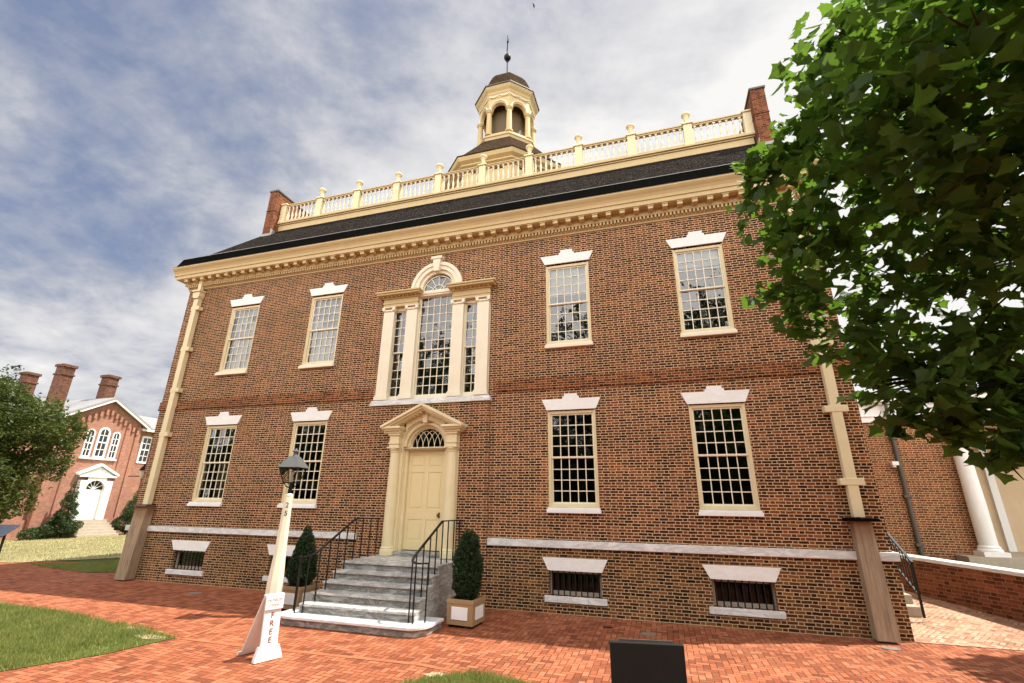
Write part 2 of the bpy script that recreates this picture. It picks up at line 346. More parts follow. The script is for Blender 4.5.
def turf(name, c0, c1, c2):
    m, t, p, o = new_mat(name)
    P = pos_of(t)
    a = t.mix(t.ramp(t.noise(P, 1.1, 6, 0.7), [(0.35, 0), (0.65, 1)]), c0, c1)
    a = t.mix(t.ramp(t.noise(P, 9, 5, 0.75), [(0.5, 0), (0.75, 1)]), a, c2)
    setp(t, p, a, 0.95, 0, 0.05, t.noise(P, 45, 5, 0.8), 1.0, 0.03)
turf('turf_green', (0.06, 0.10, 0.018), (0.14, 0.16, 0.04), (0.22, 0.20, 0.08))
turf('turf_dry', (0.33, 0.31, 0.15), (0.46, 0.40, 0.23), (0.22, 0.24, 0.09))
turf('turf_far', (0.07, 0.09, 0.03), (0.11, 0.13, 0.045), (0.15, 0.15, 0.06))

M = MATS

# ------------------------------------------------------------------ mesh helpers
ORG = {}
def org(o): return ORG.get(o.name, Vector((0, 0, 0)))

class MB:
    def __init__(s): s.v = []; s.f = []
    def add(s, vs, fs):
        b = len(s.v); s.v += [Vector(p) for p in vs]; s.f += [tuple(b + i for i in f) for f in fs]; return s
    def box(s, x0, x1, y0, y1, z0, z1):
        x0, x1 = min(x0, x1), max(x0, x1); y0, y1 = min(y0, y1), max(y0, y1); z0, z1 = min(z0, z1), max(z0, z1)
        return s.add([(x0, y0, z0), (x1, y0, z0), (x1, y1, z0), (x0, y1, z0), (x0, y0, z1), (x1, y0, z1), (x1, y1, z1), (x0, y1, z1)],
                     [(0, 3, 2, 1), (4, 5, 6, 7), (0, 1, 5, 4), (1, 2, 6, 5), (2, 3, 7, 6), (3, 0, 4, 7)])
    def quad(s, *p): return s.add(p, [tuple(range(len(p)))])
    def prism_y(s, poly, y0, y1):       # poly in (x,z), counter-clockwise seen from -y
        n = len(poly)
        vs = [(x, y0, z) for x, z in poly] + [(x, y1, z) for x, z in poly]
        fs = [tuple(range(n)), tuple(reversed(range(n, 2 * n)))] + [(i, i + n, (i + 1) % n + n, (i + 1) % n) for i in range(n)]
        return s.add(vs, fs)
    def prism_x(s, poly, x0, x1):       # poly in (y,z)
        n = len(poly)
        vs = [(x0, y, z) for y, z in poly] + [(x1, y, z) for y, z in poly]
        fs = [tuple(range(n)), tuple(reversed(range(n, 2 * n)))] + [(i, i + n, (i + 1) % n + n, (i + 1) % n) for i in range(n)]
        return s.add(vs, fs)
    def prism_z(s, poly, z0, z1):
        n = len(poly)
        vs = [(x, y, z0) for x, y in poly] + [(x, y, z1) for x, y in poly]
        fs = [tuple(reversed(range(n))), tuple(range(n, 2 * n))] + [(i, (i + 1) % n, (i + 1) % n + n, i + n) for i in range(n)]
        return s.add(vs, fs)
    def lathe(s, cx, cy, prof, seg=12, rot=0.0, cap=True):
        b = len(s.v); n = len(prof)
        for r, z in prof:
            for k in range(seg):
                a = rot + 2 * math.pi * k / seg
                s.v.append(Vector((cx + r * math.cos(a), cy + r * math.sin(a), z)))
        for i in range(n - 1):
            for k in range(seg):
                k2 = (k + 1) % seg
                s.f.append((b + i * seg + k, b + i * seg + k2, b + (i + 1) * seg + k2, b + (i + 1) * seg + k))
        if cap:
            s.f.append(tuple(b + k for k in reversed(range(seg)))); s.f.append(tuple(b + (n - 1) * seg + k for k in range(seg)))
        return s
    def tube(s, pts, rad, seg=6):
        pts = [Vector(p) for p in pts]; n = len(pts)
        rads = rad if isinstance(rad, (list, tuple)) else [rad] * n
        b = len(s.v); prev = None
        for i, p in enumerate(pts):
            d = (pts[min(i + 1, n - 1)] - pts[max(i - 1, 0)]).normalized()
            a = prev if prev is not None else (Vector((0, 0, 1)) if abs(d.z) < 0.9 else Vector((1, 0, 0)))
            x = (a - d * a.dot(d)).normalized(); y = d.cross(x); prev = x
            for k in range(seg):
                t = 2 * math.pi * k / seg
                s.v.append(p + rads[i] * (math.cos(t) * x + math.sin(t) * y))
        for i in range(n - 1):
            for k in range(seg):
                k2 = (k + 1) % seg
                s.f.append((b + i * seg + k, b + i * seg + k2, b + (i + 1) * seg + k2, b + (i + 1) * seg + k))
        s.f.append(tuple(b + k for k in reversed(range(seg)))); s.f.append(tuple(b + (n - 1) * seg + k for k in range(seg)))
        return s
    def bar(s, a, b, w, h=None):
        """rectangular bar from a to b"""
        a, b = Vector(a), Vector(b); h = h or w
        d = (b - a).normalized(); upv = Vector((0, 0, 1)) if abs(d.z) < 0.95 else Vector((0, 1, 0))
        x = d.cross(upv).normalized() * w / 2; y = x.cross(d).normalized() * h / 2
        vs = [a - x - y, a + x - y, a + x + y, a - x + y, b - x - y, b + x - y, b + x + y, b - x + y]
        return s.add(vs, [(0, 3, 2, 1), (4, 5, 6, 7), (0, 1, 5, 4), (1, 2, 6, 5), (2, 3, 7, 6), (3, 0, 4, 7)])
    def arch(s, cx, cz, r0, r1, y0, y1, a0=0.0, a1=math.pi, seg=24):
        """solid ring in the XZ plane"""
        b = len(s.v)
        for i in range(seg + 1):
            a = a0 + (a1 - a0) * i / seg; c, sn = math.cos(a), math.sin(a)
            s.v += [Vector((cx + r0 * c, y0, cz + r0 * sn)), Vector((cx + r1 * c, y0, cz + r1 * sn)), Vector((cx + r1 * c, y1, cz + r1 * sn)), Vector((cx + r0 * c, y1, cz + r0 * sn))]
        for i in range(seg):
            for k in range(4):
                k2 = (k + 1) % 4
                s.f.append((b + i * 4 + k, b + i * 4 + k2, b + i * 4 + 4 + k2, b + i * 4 + 4 + k))
        s.f.append((b, b + 3, b + 2, b + 1)); e = b + seg * 4; s.f.append((e, e + 1, e + 2, e + 3))
        return s
    def disc(s, cx, cz, r, y, seg=24, a0=0.0, a1=math.pi):
        vs = [(cx, y, cz)] + [(cx + r * math.cos(a0 + (a1 - a0) * i / seg), y, cz + r * math.sin(a0 + (a1 - a0) * i / seg)) for i in range(seg + 1)]
        return s.add(vs, [(0, i + 1, i + 2) for i in range(seg)])
    def grow(s, k=0.82):                # enlarge the lantern about the post top
        c = Vector((LX, LY, 2.13)); s.v = [c + Vector(((v.x - c.x) * k, (v.y - c.y) * k, (v.z - c.z) * 1.10)) for v in s.v]; return s
    def build(s, name, mat, parent=None, bevel=0.0, smooth=False, normals=True, loc=None):
        me = bpy.data.meshes.new(name)
        o0 = org(parent) if parent else Vector((0, 0, 0))
        if loc is not None: o0 = Vector(loc)
        me.from_pydata([tuple(p - o0) for p in s.v], [], s.f); me.update()
        if normals:
            bm = bmesh.new(); bm.from_mesh(me); bmesh.ops.recalc_face_normals(bm, faces=bm.faces); bm.to_mesh(me); bm.free()
        me.materials.append(M[mat] if isinstance(mat, str) else mat)
        if smooth: me.polygons.foreach_set('use_smooth', [True] * len(me.polygons))
        o = bpy.data.objects.new(name, me); COL.objects.link(o)
        if parent: o.parent = parent
        if loc is not None: o.location = Vector(loc) - (org(parent) if parent else Vector((0, 0, 0)))
        ORG[o.name] = o0
        if bevel:
            b = o.modifiers.new('bevel', 'BEVEL'); b.width = bevel; b.segments = 2; b.limit_method = 'ANGLE'; b.angle_limit = R(40)
        return o

def thing(name, label, cat, loc, group=None):
    o = bpy.data.objects.new(name, None); COL.objects.link(o); o.location = loc; o.empty_display_size = 0.2
    ORG[o.name] = Vector(loc); o['label'] = label; o['category'] = cat
    if group: o['group'] = group
    return o
def tag(o, label, cat, group=None):
    o['label'] = label; o['category'] = cat
    if group: o['group'] = group
    return o
def structure(o): o['kind'] = 'structure'; return o
def stuff(o, label, cat): o['kind'] = 'stuff'; o['label'] = label; o['category'] = cat; return o
def copy_part(o, parent, loc):
    """copy of a part whose mesh is centred on its own origin"""
    c = o.copy(); COL.objects.link(c); c.parent = parent; c.location = Vector(loc) - org(parent); return c

def text_mesh(name, txt, size, mat, parent, mw, depth=0.002):
    cu = bpy.data.curves.new(name + '_curve', 'FONT'); cu.body = txt; cu.size = size; cu.align_x = 'CENTER'; cu.align_y = 'CENTER'; cu.extrude = depth
    tmp = bpy.data.objects.new('tmp_text', cu); COL.objects.link(tmp)
    bpy.context.view_layer.update()
    me = bpy.data.meshes.new_from_object(tmp.evaluated_get(bpy.context.evaluated_depsgraph_get()))
    bpy.data.objects.remove(tmp); bpy.data.curves.remove(cu)
    me.transform(mw); me.transform(Matrix.Translation(-org(parent)))
    me.materials.clear(); me.materials.append(M[mat]); me.name = name
    o = bpy.data.objects.new(name, me); COL.objects.link(o); o.parent = parent; ORG[o.name] = org(parent)
    return o

# ------------------------------------------------------------------ ground
def gh(x):           # the ground falls gently away to the left of the house
    return -0.0175 * (-10 - x) if x < -10 else 0.0

def sheet(name, poly, dz, mat, bisect=True):
    me = bpy.data.meshes.new(name); bm = bmesh.new()
    f = bm.faces.new([bm.verts.new((x, y, 0)) for x, y in poly])
    if f.normal.z < 0 or f.calc_area() and (bm.normal_update() or f.normal.z < 0): f.normal_flip()
    if bisect and min(p[0] for p in poly) < -10 < max(p[0] for p in poly):
        bmesh.ops.bisect_plane(bm, geom=bm.verts[:] + bm.edges[:] + bm.faces[:], plane_co=(-10, 0, 0), plane_no=(1, 0, 0))
        bmesh.ops.bisect_plane(bm, geom=bm.verts[:] + bm.edges[:] + bm.faces[:], plane_co=(-60, 0, 0), plane_no=(1, 0, 0))
    for v in bm.verts: v.co.z = gh(max(v.co.x, -60)) + dz
    bm.to_mesh(me); bm.free(); me.materials.append(M[mat])
    o = bpy.data.objects.new(name, me); COL.objects.link(o)
    return structure(o)

sheet('ground', [(-900, -900), (900, -900), (900, 900), (-900, 900)], -0.02, 'turf_far')
sheet('brick_pavement', [(-60, -30), (60, -30), (60, 0.02), (11.0, 0.02), (8.9, -0.02), (8.9, 0.6), (-9.5, 1.2), (-10.9, 2.2), (-60, 2.6)], -0.008, 'paving_brick')

def strip(name, pts, wd, dz, mat='paving_border'):
    mb = MB()
    for i in range(len(pts) - 1):
        a, b = Vector((*pts[i], 0)), Vector((*pts[i + 1], 0)); d = (b - a).normalized(); n = Vector((-d.y, d.x, 0)) * wd / 2
        mb.add([a - n, b - n, b + n, a + n], [(0, 1, 2, 3)])
    for v in mb.v: v.z = gh(v.x) + dz
    return structure(mb.build(name, mat, normals=False))
strip('paving_border', [(-2.05, -3.66), (-0.9, -3.66), (1.9, -3.54), (2.45, -3.62)], 0.09, -0.003)
strip('paving_border', [(-2.10, -3.60), (-2.14, -3.0), (-2.40, -2.0)], 0.09, -0.0035)
strip('paving_border', [(8.93, -0.06), (8.80, -1.95), (8.7, -3.4)], 0.05, -0.003)
strip('paving_border', [(8.0, -0.36), (8.42, -1.2)], 0.035, -0.0025)

GRASS = [(-40, -3.05), (-7.6, -3.08), (-5.75, -3.14), (-3.5, -3.46), (-2.75, -3.52), (-2.18, -3.66), (-2.33, -4.6), (-2.81, -5.5), (-3.4, -7.0), (-40, -9)]
sheet('lawn', GRASS, 0.0, 'turf_green')
GB = [(2.15, -4.25), (2.36, -3.95), (2.62, -3.75), (2.95, -3.67), (3.3, -3.72), (3.62, -3.86), (4.4, -4.6), (4.4, -9), (1.5, -9), (1.9, -5.2)]
sheet('lawn', GB, 0.0, 'turf_green')
FAR = [(-60, 0.9), (-16.0, 1.55), (-13.6, 3.9), (-12.6, 6.3), (-11.0, 30), (-60, 40)]
sheet('lawn', FAR, 0.0, 'turf_dry')
NB = [(-14.6, 1.3), (-13.2, 2.1), (-12.3, 4.0), (-11.0, 6.0), (-9.3, 2.2), (-9.35, 0.95), (-10.6, 0.42)]
sheet('lawn', NB, 0.002, 'turf_green')
# the worn corner of the front lawn
for i, (x, y, sx, sy) in enumerate([(-2.55, -3.78, 0.30, 0.11), (-3.25, -3.50, 0.26, 0.06), (2.35, -3.86, 0.16, 0.10)]):
    mb = MB(); n = 18
    mb.add([(x + sx * math.cos(6.283 * k / n) * random.uniform(.7, 1.2), y + sy * math.sin(6.283 * k / n) * random.uniform(.7, 1.2), 0.004 + 0.001 * i) for k in range(n)], [tuple(range(n))])
    structure(mb.build('bare_ground', 'bare_dirt', normals=False))

def inpoly(x, y, P):
    c = False; j = len(P) - 1
    for i in range(len(P)):
        if (P[i][1] > y) != (P[j][1] > y) and x < (P[j][0] - P[i][0]) * (y - P[i][1]) / (P[j][1] - P[i][1]) + P[i][0]: c = not c
        j = i
    return c
def blades(name, poly, box, count, h0, h1, wd, mat, label, fade=None):
    rnd = random.Random(len(name) * 31 + count); mb = MB(); n = 0; tries = 0
    while n < count and tries < count * 6:
        tries += 1
        x, y = rnd.uniform(box[0], box[1]), rnd.uniform(box[2], box[3])
        if not inpoly(x + rnd.gauss(0, .055), y + rnd.gauss(0, .055), poly): continue
        if fade and rnd.random() > fade(x, y): continue
        k = 0.55 + 0.75 * mnoise.noise(Vector((x * 1.7, y * 1.7, 3.0)))
        h = rnd.uniform(h0, h1) * max(0.35, 0.75 + k * 0.5); a = rnd.uniform(0, 6.283); l = rnd.uniform(0.2, 0.9) * h
        dx, dy = math.cos(a) * wd / 2, math.sin(a) * wd / 2; b = rnd.uniform(0, 6.283); z = gh(x)
        i = len(mb.v)
        mb.v += [Vector((x - dx, y - dy, z)), Vector((x + dx, y + dy, z)), Vector((x + math.cos(b) * l, y + math.sin(b) * l, z + h))]
        mb.f.append((i, i + 1, i + 2)); n += 1
    return stuff(mb.build(name, mat, normals=False), label, 'grass')
blades('grass', GRASS, (-8.6, -2.1, -6.0, -2.95), 85000, 0.025, 0.085, 0.010, 'grass_blade', 'sunlit green grass of the front lawn left of the brick paving',
       lambda x, y: (0.30 if x > -2.8 else 1.0) * (0.25 if mnoise.noise(Vector((x * 2.1, y * 2.1, 8))) > 0.28 else 1.0))
blades('grass', GB, (2.0, 4.0, -4.6, -3.5), 18000, 0.02, 0.07, 0.009, 'grass_blade', 'small tuft of grass at the front edge of the brick paving')
blades('grass', NB, (-14.6, -9.0, 0.4, 6.0), 26000, 0.03, 0.07, 0.012, 'grass_blade', 'shaded green grass wedge beside the left corner of the brick house')
blades('grass', FAR, (-30, -11, 0.9, 15), 42000, 0.03, 0.07, 0.02, 'dry_grass', 'pale sun-bleached grass in front of the far red brick building')

# ------------------------------------------------------------------ THE BRICK HOUSE
W, DEP = 8.851, 11.2
house = thing('brick_state_house', 'large two-storey Georgian brick house with cream cornice, roof balustrade and open cupola', 'building', (0, 0, 0))
B1, B2 = 3.456, 6.44
WIN = []                                    # (cx, frame half, z0, z1)
for sx in (-1, 1):
    WIN.append((sx * B1, 5.52, 7.60, 'upper')); WIN.append((sx * B2 if sx > 0 else -6.33, 5.52, 7.60, 'upper'))
    WIN.append((3.456 if sx > 0 else -3.40, 1.94, 3.975, 'lower')); WIN.append((6.41 if sx > 0 else -6.34, 1.94, 3.975, 'lower'))
WIN = [(c if not (k == 'upper' and c < -5) else -6.39, a, b, k) for c, a, b, k in WIN]
BASEW = [(sx * c, 0.31, 0.755) for sx, c in ((-1, 6.52), (1, 3.44), (1, 6.46), (-1, 3.44))]
HW = 0.53

def wall_grid(holes, x0, x1, z0, z1, y, reveal=0.22):
    xs = sorted({x0, x1, *[h[0] for h in holes], *[h[1] for h in holes]}); zs = sorted({z0, z1, *[h[2] for h in holes], *[h[3] for h in holes]})
    mb = MB()
    for i in range(len(xs) - 1):
        for j in range(len(zs) - 1):
            cx, cz = (xs[i] + xs[i + 1]) / 2, (zs[j] + zs[j + 1]) / 2
            if any(h[0] < cx < h[1] and h[2] < cz < h[3] for h in holes): continue
            mb.quad((xs[i], y, zs[j]), (xs[i + 1], y, zs[j]), (xs[i + 1], y, zs[j + 1]), (xs[i], y, zs[j + 1]))
    for a, b, c, d in holes:
        yr = y + reveal
        mb.quad((a, y, c), (a, y, d), (a, yr, d), (a, yr, c)); mb.quad((b, y, d), (b, y, c), (b, yr, c), (b, yr, d))
        if d < z1 - 1e-6: mb.quad((a, y, d), (b, y, d), (b, yr, d), (a, yr, d))
        if c > z0 + 1e-6: mb.quad((b, y, c), (a, y, c), (a, yr, c), (b, yr, c))
    return mb

def spandrel(mb, cx, cz, r, x0, x1, z1, y, seg=20):
    for i in range(seg):
        a, b = math.pi * i / seg, math.pi * (i + 1) / seg
        xa, xb = cx + r * math.cos(a), cx + r * math.cos(b)
        mb.quad((xa, y, cz + r * math.sin(a)), (xa, y, z1), (xb, y, z1), (xb, y, cz + r * math.sin(b)))

TB = 1.245                                  # mid of the marble belt
holes = [(c - HW, c + HW, a, b) for c, a, b, k in WIN]
holes.append((-1.52, 1.52, 4.40, 7.20)); holes.append((-0.60, 0.60, 7.20, 7.96)); holes.append((-0.56, 0.56, 0.88, 3.75))
up_h = [h for h in holes]
mb = wall_grid(up_h, -W, W, TB, 8.6, 0.0)
spandrel(mb, 0, 7.36, 0.585, -0.585, 0.585, 7.96, 0.0); spandrel(mb, 0, 3.24, 0.53, -0.53, 0.53, 3.75, 0.0)
wall = mb.build('wall', 'old_brick', house, normals=False)
bh = [(c - 0.52, c + 0.52, a, b) for c, a, b in BASEW] + [(-0.56, 0.56, 0.88, TB - 0.001)]
base = wall_grid(bh, -W - 0.02, W + 0.02, -0.05, TB - 0.001, -0.025).build('base_wall', 'base_brick', house, normals=False)
# the centre bay stands a little proud below the big window
mb = MB()
cb = wall_grid([(-0.60, 0.60, 0.88, 3.20), (-0.66, 0.66, 3.20, 3.80)], -1.575, 1.575, -0.05, 4.255, -0.06, 0.05)
spandrel(cb, 0, 3.24, 0.60, -0.66, 0.66, 3.80, -0.06)
cb.quad((-1.575, -0.06, -0.05), (-1.575, -0.06, 4.255), (-1.575, 0.0, 4.255), (-1.575, 0.0, -0.05))
cb.quad((1.575, -0.06, 4.255), (1.575, -0.06, -0.05), (1.575, 0.0, -0.05), (1.575, 0.0, 4.255))
cb.build('centre_bay', 'old_brick', house, normals=False)
# side and back walls with the gables
RIDGE = 12.27
gab = [(0.0, -0.05), (DEP, -0.05), (DEP, 8.9), (DEP - 2.6, 11.7), (2.6, 11.7), (0.0, 8.9)]
for s in (-1, 1):
    m = MB(); n = len(gab)
    m.add([(s * W, y, z) for y, z in gab], [tuple(range(n)) if s > 0 else tuple(reversed(range(n)))])
    m.build('side_wall', 'old_brick', house, normals=False)
MB().quad((-W, DEP, -0.05), (W, DEP, -0.05), (W, DEP, 9.0), (-W, DEP, 9.0)).build('back_wall', 'old_brick', house, normals=False)
# floors and a cross wall inside so that the rooms are closed
m = MB()
m.box(-W + 0.05, W - 0.05, 0.30, DEP - 0.1, 0.84, 0.88); m.box(-W + 0.05, W - 0.05, 0.30, DEP - 0.1, 4.26, 4.36); m.box(-W + 0.05, W - 0.05, 0.3, DEP - 0.1, 8.3, 8.36)
m.box(-W + 0.05, W - 0.05, 5.0, 5.1, 0.0, 8.3)
for x in (-4.95, -1.75, 1.75, 4.95): m.box(x - 0.04, x + 0.04, 0.30, 5.0, 0.0, 8.3)
m.build('interior', 'dark_inside', house)

# marble belt, in two lengths with the returns at the corners
m = MB(); m.box(-W - 0.07, -1.60, -0.075, 0.02, 1.185, 1.315); m.box(1.60, W + 0.07, -0.075, 0.02, 1.175, 1.310)
m.box(-W - 0.07, -W + 0.02, 0.021, DEP, 1.185, 1.315); m.box(W - 0.02, W + 0.07, 0.021, DEP, 1.175, 1.310)
m.build('belt_course', 'trim_marble', house, 0.006)
# brick string course
m = MB()
for a, b in ((-W - 0.035, -1.64), (1.64, W + 0.035)): m.box(a, b, -0.035, 0.01, 4.47, 4.53); m.box(a, b, -0.022, 0.01, 4.53, 4.72)
m.build('string_course', 'rubbed_brick', house)

# ---- ordinary sash windows
def sash_window(cx, z0, z1, kind):
    # the window owns frame, sill, lintel, muntins, panes
    win = MB()
    fy0, fy1 = 0.030, 0.13
    fz1 = z1 - 0.015 if kind == 'lower' else z1 - 0.03
    fw = 0.062
    win.box(cx - HW + 0.003, cx - HW + fw, fy0, fy1, z0, fz1); win.box(cx + HW - fw, cx + HW - 0.003, fy0, fy1, z0, fz1)
    win.box(cx - HW + fw, cx + HW - fw, fy0, fy1, fz1 - 0.06, fz1); win.box(cx - HW + fw, cx + HW - fw, fy0, fy1, z0 + 0.001, z0 + 0.075)
    # outer bead
    for sx in (-1, 1): win.box(cx + sx * (HW - 0.004), cx + sx * (HW - 0.026), fy0 - 0.022, fy0, z0, fz1 - 0.001)
    o = win.build('window', 'trim_cream', house, 0.004, loc=(cx, 0, z0))
    gx0, gx1 = cx - HW + fw, cx + HW - fw; gz0, gz1 = z0 + 0.075, fz1 - 0.06; gm = (gz0 + gz1) / 2
    for (a, b, yy, nm) in ((gm - 0.012, gz1, 0.062, 'upper'), (gz0, gm + 0.012, 0.095, 'lower')):
        s = MB(); st = 0.030
        s.box(gx0, gx0 + st, yy, yy + 0.035, a, b); s.box(gx1 - st, gx1, yy, yy + 0.035, a, b)
        s.box(gx0 + st, gx1 - st, yy, yy + 0.035, b - 0.034, b); s.box(gx0 + st, gx1 - st, yy, yy + 0.035, a, a + 0.034)
        ix0, ix1, iz0, iz1 = gx0 + st, gx1 - st, a + 0.034, b - 0.034
        for k in range(1, 5): x = ix0 + (ix1 - ix0) * k / 5; s.box(x - 0.009, x + 0.009, yy + 0.004, yy + 0.03, iz0, iz1)
        for k in range(1, 4): z = iz0 + (iz1 - iz0) * k / 4; s.box(ix0, ix1, yy + 0.005, yy + 0.029, z - 0.009, z + 0.009)
        s.build('sash', 'pale_cream', o, loc=(cx, 0, z0))
        g = MB(); dx = random.uniform(-.004, .004)
        for k in range(5):                   # old panes, each a hair out of true
            for q in range(4):
                xa, xb = ix0 + (ix1 - ix0) * k / 5, ix0 + (ix1 - ix0) * (k + 1) / 5; za, zb = iz0 + (iz1 - iz0) * q / 4, iz0 + (iz1 - iz0) * (q + 1) / 4
                t1, t2 = random.gauss(0, .0028), random.gauss(0, .0028); y = yy + 0.017
                g.quad((xa, y + t1, za), (xb, y - t1, za), (xb, y - t1 + t2, zb), (xa, y + t1 + t2, zb))
        g.build('pane', 'old_glass', o, normals=False, loc=(cx, 0, z0))
    s = MB(); s.box(cx - HW - 0.03, cx + HW + 0.03, -0.075, 0.135, z0 - 0.105, z0 - 0.035); s.box(cx - HW - 0.015, cx + HW + 0.015, -0.05, 0.135, z0 - 0.034, z0 - 0.001)
    s.build('sill', 'pale_cream' if kind == 'upper' else 'white_paint', o, 0.006, loc=(cx, 0, z0))
    b0 = z1 + 0.001; b1 = b0 + (0.230 if kind == 'upper' else 0.241); kz = b1 + (0.125 if kind == 'upper' else 0.115)
    hb, ht, kw0, kw1 = 0.545, 0.655, 0.10, 0.145
    l = MB(); l.prism_y([(cx - hb, b0), (cx + hb, b0), (cx + ht, b1), (cx + kw1 + 0.045, b1), (cx + kw1 + 0.035, b1 + 0.055), (cx + kw1, b1 + 0.055), (cx + kw1, kz), (cx - kw1, kz), (cx - kw1, b1 + 0.055), (cx - kw1 - 0.035, b1 + 0.055), (cx - kw1 - 0.045, b1), (cx - ht, b1)], -0.024, 0.10)
    l.build('lintel', 'lintel_marble', o, 0.004, loc=(cx, 0, z0))
    return o, (gx0, gx1, gz0, gz1)

for cx, z0, z1, kind in WIN:
    o, (gx0, gx1, gz0, gz1) = sash_window(cx, z0, z1, kind)
    if kind == 'upper' and cx < 0:
        b = MB(); b.box(gx0 + 0.14 if cx < -5 else gx0 + 0.05, gx1, 0.150, 0.165, gz0 if cx > -5 else gz0 + 0.0, gz1); b.build('blind', 'blind_cloth', o, loc=(cx, 0, z0))
    if kind == 'upper' and cx > 0:
        b = MB(); b.box(gx0, gx1, 0.150, 0.165, gz0 + (gz1 - gz0) * (0.62 if cx < 5 else 0.80), gz1); b.build('blind', 'blind_cloth', o, loc=(cx, 0, z0))
    if kind == 'lower' and cx < -5:
        b = MB(); b.box(gx0 + 0.25, gx1 - 0.12, 0.42, 0.44, gz0, gz0 + 0.95); b.build('shutter', 'concrete', o, loc=(cx, 0, z0))

# ---- barred basement windows
for cx, z0, z1 in BASEW:
    o = MB(); yb = -0.025
    o.box(cx - 0.518, cx - 0.47, 0.09, 0.14, z0, z1); o.box(cx + 0.47, cx + 0.518, 0.09, 0.14, z0, z1); o.box(cx - 0.47, cx + 0.47, 0.09, 0.14, z1 - 0.05, z1 - 0.002); o.box(cx - 0.47, cx + 0.47, 0.09, 0.14, z0 + 0.001, z0 + 0.07)
    win = o.build('basement_window', 'concrete', house, loc=(cx, 0, z0))
    MB().box(cx - 0.47, cx + 0.47, 0.12, 0.125, z0 + 0.07, z1 - 0.05).build('pane', 'cellar_glass', win, loc=(cx, 0, z0))
    b = MB()
    for k in range(9): x = cx - 0.46 + 0.115 * k; b.tube([(x, 0.035, z0 - 0.01), (x, 0.035, z1 + 0.01)], 0.013, 6)
    b.build('bars', 'black_iron', win, loc=(cx, 0, z0))
    MB().prism_y([(cx - 0.535, z1 + 0.002), (cx + 0.535, z1 + 0.002), (cx + 0.652, z1 + 0.235), (cx - 0.652, z1 + 0.235)], yb - 0.022, 0.08).build('lintel', 'lintel_marble', win, 0.004, loc=(cx, 0, z0))
    MB().box(cx - 0.61, cx + 0.61, yb - 0.045, 0.16, z0 - 0.115, z0 - 0.002).build('sill', 'trim_marble', win, 0.008, loc=(cx, 0, z0))

# ---- Palladian window over the door
pal = thing('tmp', '', '', (0, 0, 4.4)); del pal['label']; del pal['category']
pal.name = 'palladian_window'; pal.parent = house; ORG['palladian_window'] = Vector((0, 0, 4.4))
P_ = (0, 0, 4.4)
f = MB()
f.box(-1.515, -1.21, 0.02, 0.16, 4.40, 7.15); f.box(-0.83, -0.47, 0.02, 0.16, 4.40, 7.15); f.box(0.47, 0.83, 0.02, 0.16, 4.40, 7.15); f.box(1.21, 1.515, 0.02, 0.16, 4.40, 7.15)
f.box(-1.21, -0.83, 0.021, 0.159, 6.83, 7.15); f.box(0.83, 1.21, 0.021, 0.159, 6.83, 7.15)
for a, b in ((-1.21, -0.83), (-0.47, 0.47), (0.83, 1.21)): f.box(a, b, 0.021, 0.159, 4.40, 4.50)
f.build('frame', 'pale_cream', pal, 0.004)
for cx, hw in ((-1.335, 0.155), (-0.655, 0.155), (0.655, 0.155), (1.335, 0.155)):
    p = MB(); p.box(cx - hw, cx + hw, -0.075, 0.019, 4.50, 6.80)
    p.box(cx - hw - 0.028, cx + hw + 0.028, -0.10, 0.019, 4.405, 4.50); p.box(cx - hw - 0.014, cx + hw + 0.014, -0.09, 0.019, 4.501, 4.53)
    p.box(cx - hw - 0.02, cx + hw + 0.02, -0.10, 0.019, 6.80, 6.845)
    for s in (-1, 1): p.tube([(cx + s * (hw - 0.005), -0.12, 6.855), (cx + s * (hw - 0.005), 0.0, 6.855)], 0.045, 12)
    p.box(cx - hw - 0.05, cx + hw + 0.05, -0.115, 0.019, 6.895, 6.92)
    p.build('pilaster', 'pale_cream', pal, 0.004)
for s in (-1, 1):
    e = MB(); a, b = (0.50, 1.515)
    def bx(x0, x1, y0, y1, z0, z1): e.box(*(sorted((s * x0, s * x1))), y0, y1, z0, z1)
    bx(a, b, -0.085, 0.10, 6.921, 7.00); bx(a - .01, b + .01, -0.10, 0.10, 7.001, 7.06); bx(a, b, -0.085, 0.10, 7.061, 7.15)
    bx(a - .03, b + .03, -0.12, 0.10, 7.151, 7.18)
    for k in range(9): x = a + 0.02 + k * 0.117; bx(x, x + 0.055, -0.175, -0.12, 7.181, 7.215)
    bx(a - 0.03, b + 0.04, -0.121, 0.10, 7.181, 7.216); bx(a - 0.10, b + 0.14, -0.25, 0.10, 7.2165, 7.265); bx(a - 0.13, b + 0.17, -0.28, 0.10, 7.2655, 7.31)
    e.build('entablature', 'cream_paint', pal, 0.004)
MB().box(-0.50, 0.50, -0.03, 0.16, 7.155, 7.30).box(-0.50, 0.50, -0.05, -0.03, 7.20, 7.28).build('transom', 'pale_cream', pal, 0.003)
a = MB(); a.arch(0, 7.36, 0.44, 0.53, 0.0, 0.14); a.arch(0, 7.36, 0.53, 0.64, -0.06, 0.13); a.arch(0, 7.36, 0.64, 0.73, -0.09, 0.02)
for s in (-1, 1): a.box(s * 0.44, s * 0.729, -0.0595, 0.12, 7.20, 7.36)
a.build('arch_trim', 'pale_cream', pal)
MB().prism_y([(-0.065, 7.80), (0.065, 7.80), (0.115, 8.15), (-0.115, 8.15)], -0.15, 0.05).box(-0.155, 0.155, -0.17, 0.05, 8.151, 8.225).build('keystone', 'pale_cream', pal, 0.004)
MB().box(-1.60, 1.60, -0.115, 0.10, 4.26, 4.335).box(-1.57, 1.57, -0.095, 0.10, 4.3355, 4.392).build('sill', 'trim_marble', pal, 0.006)
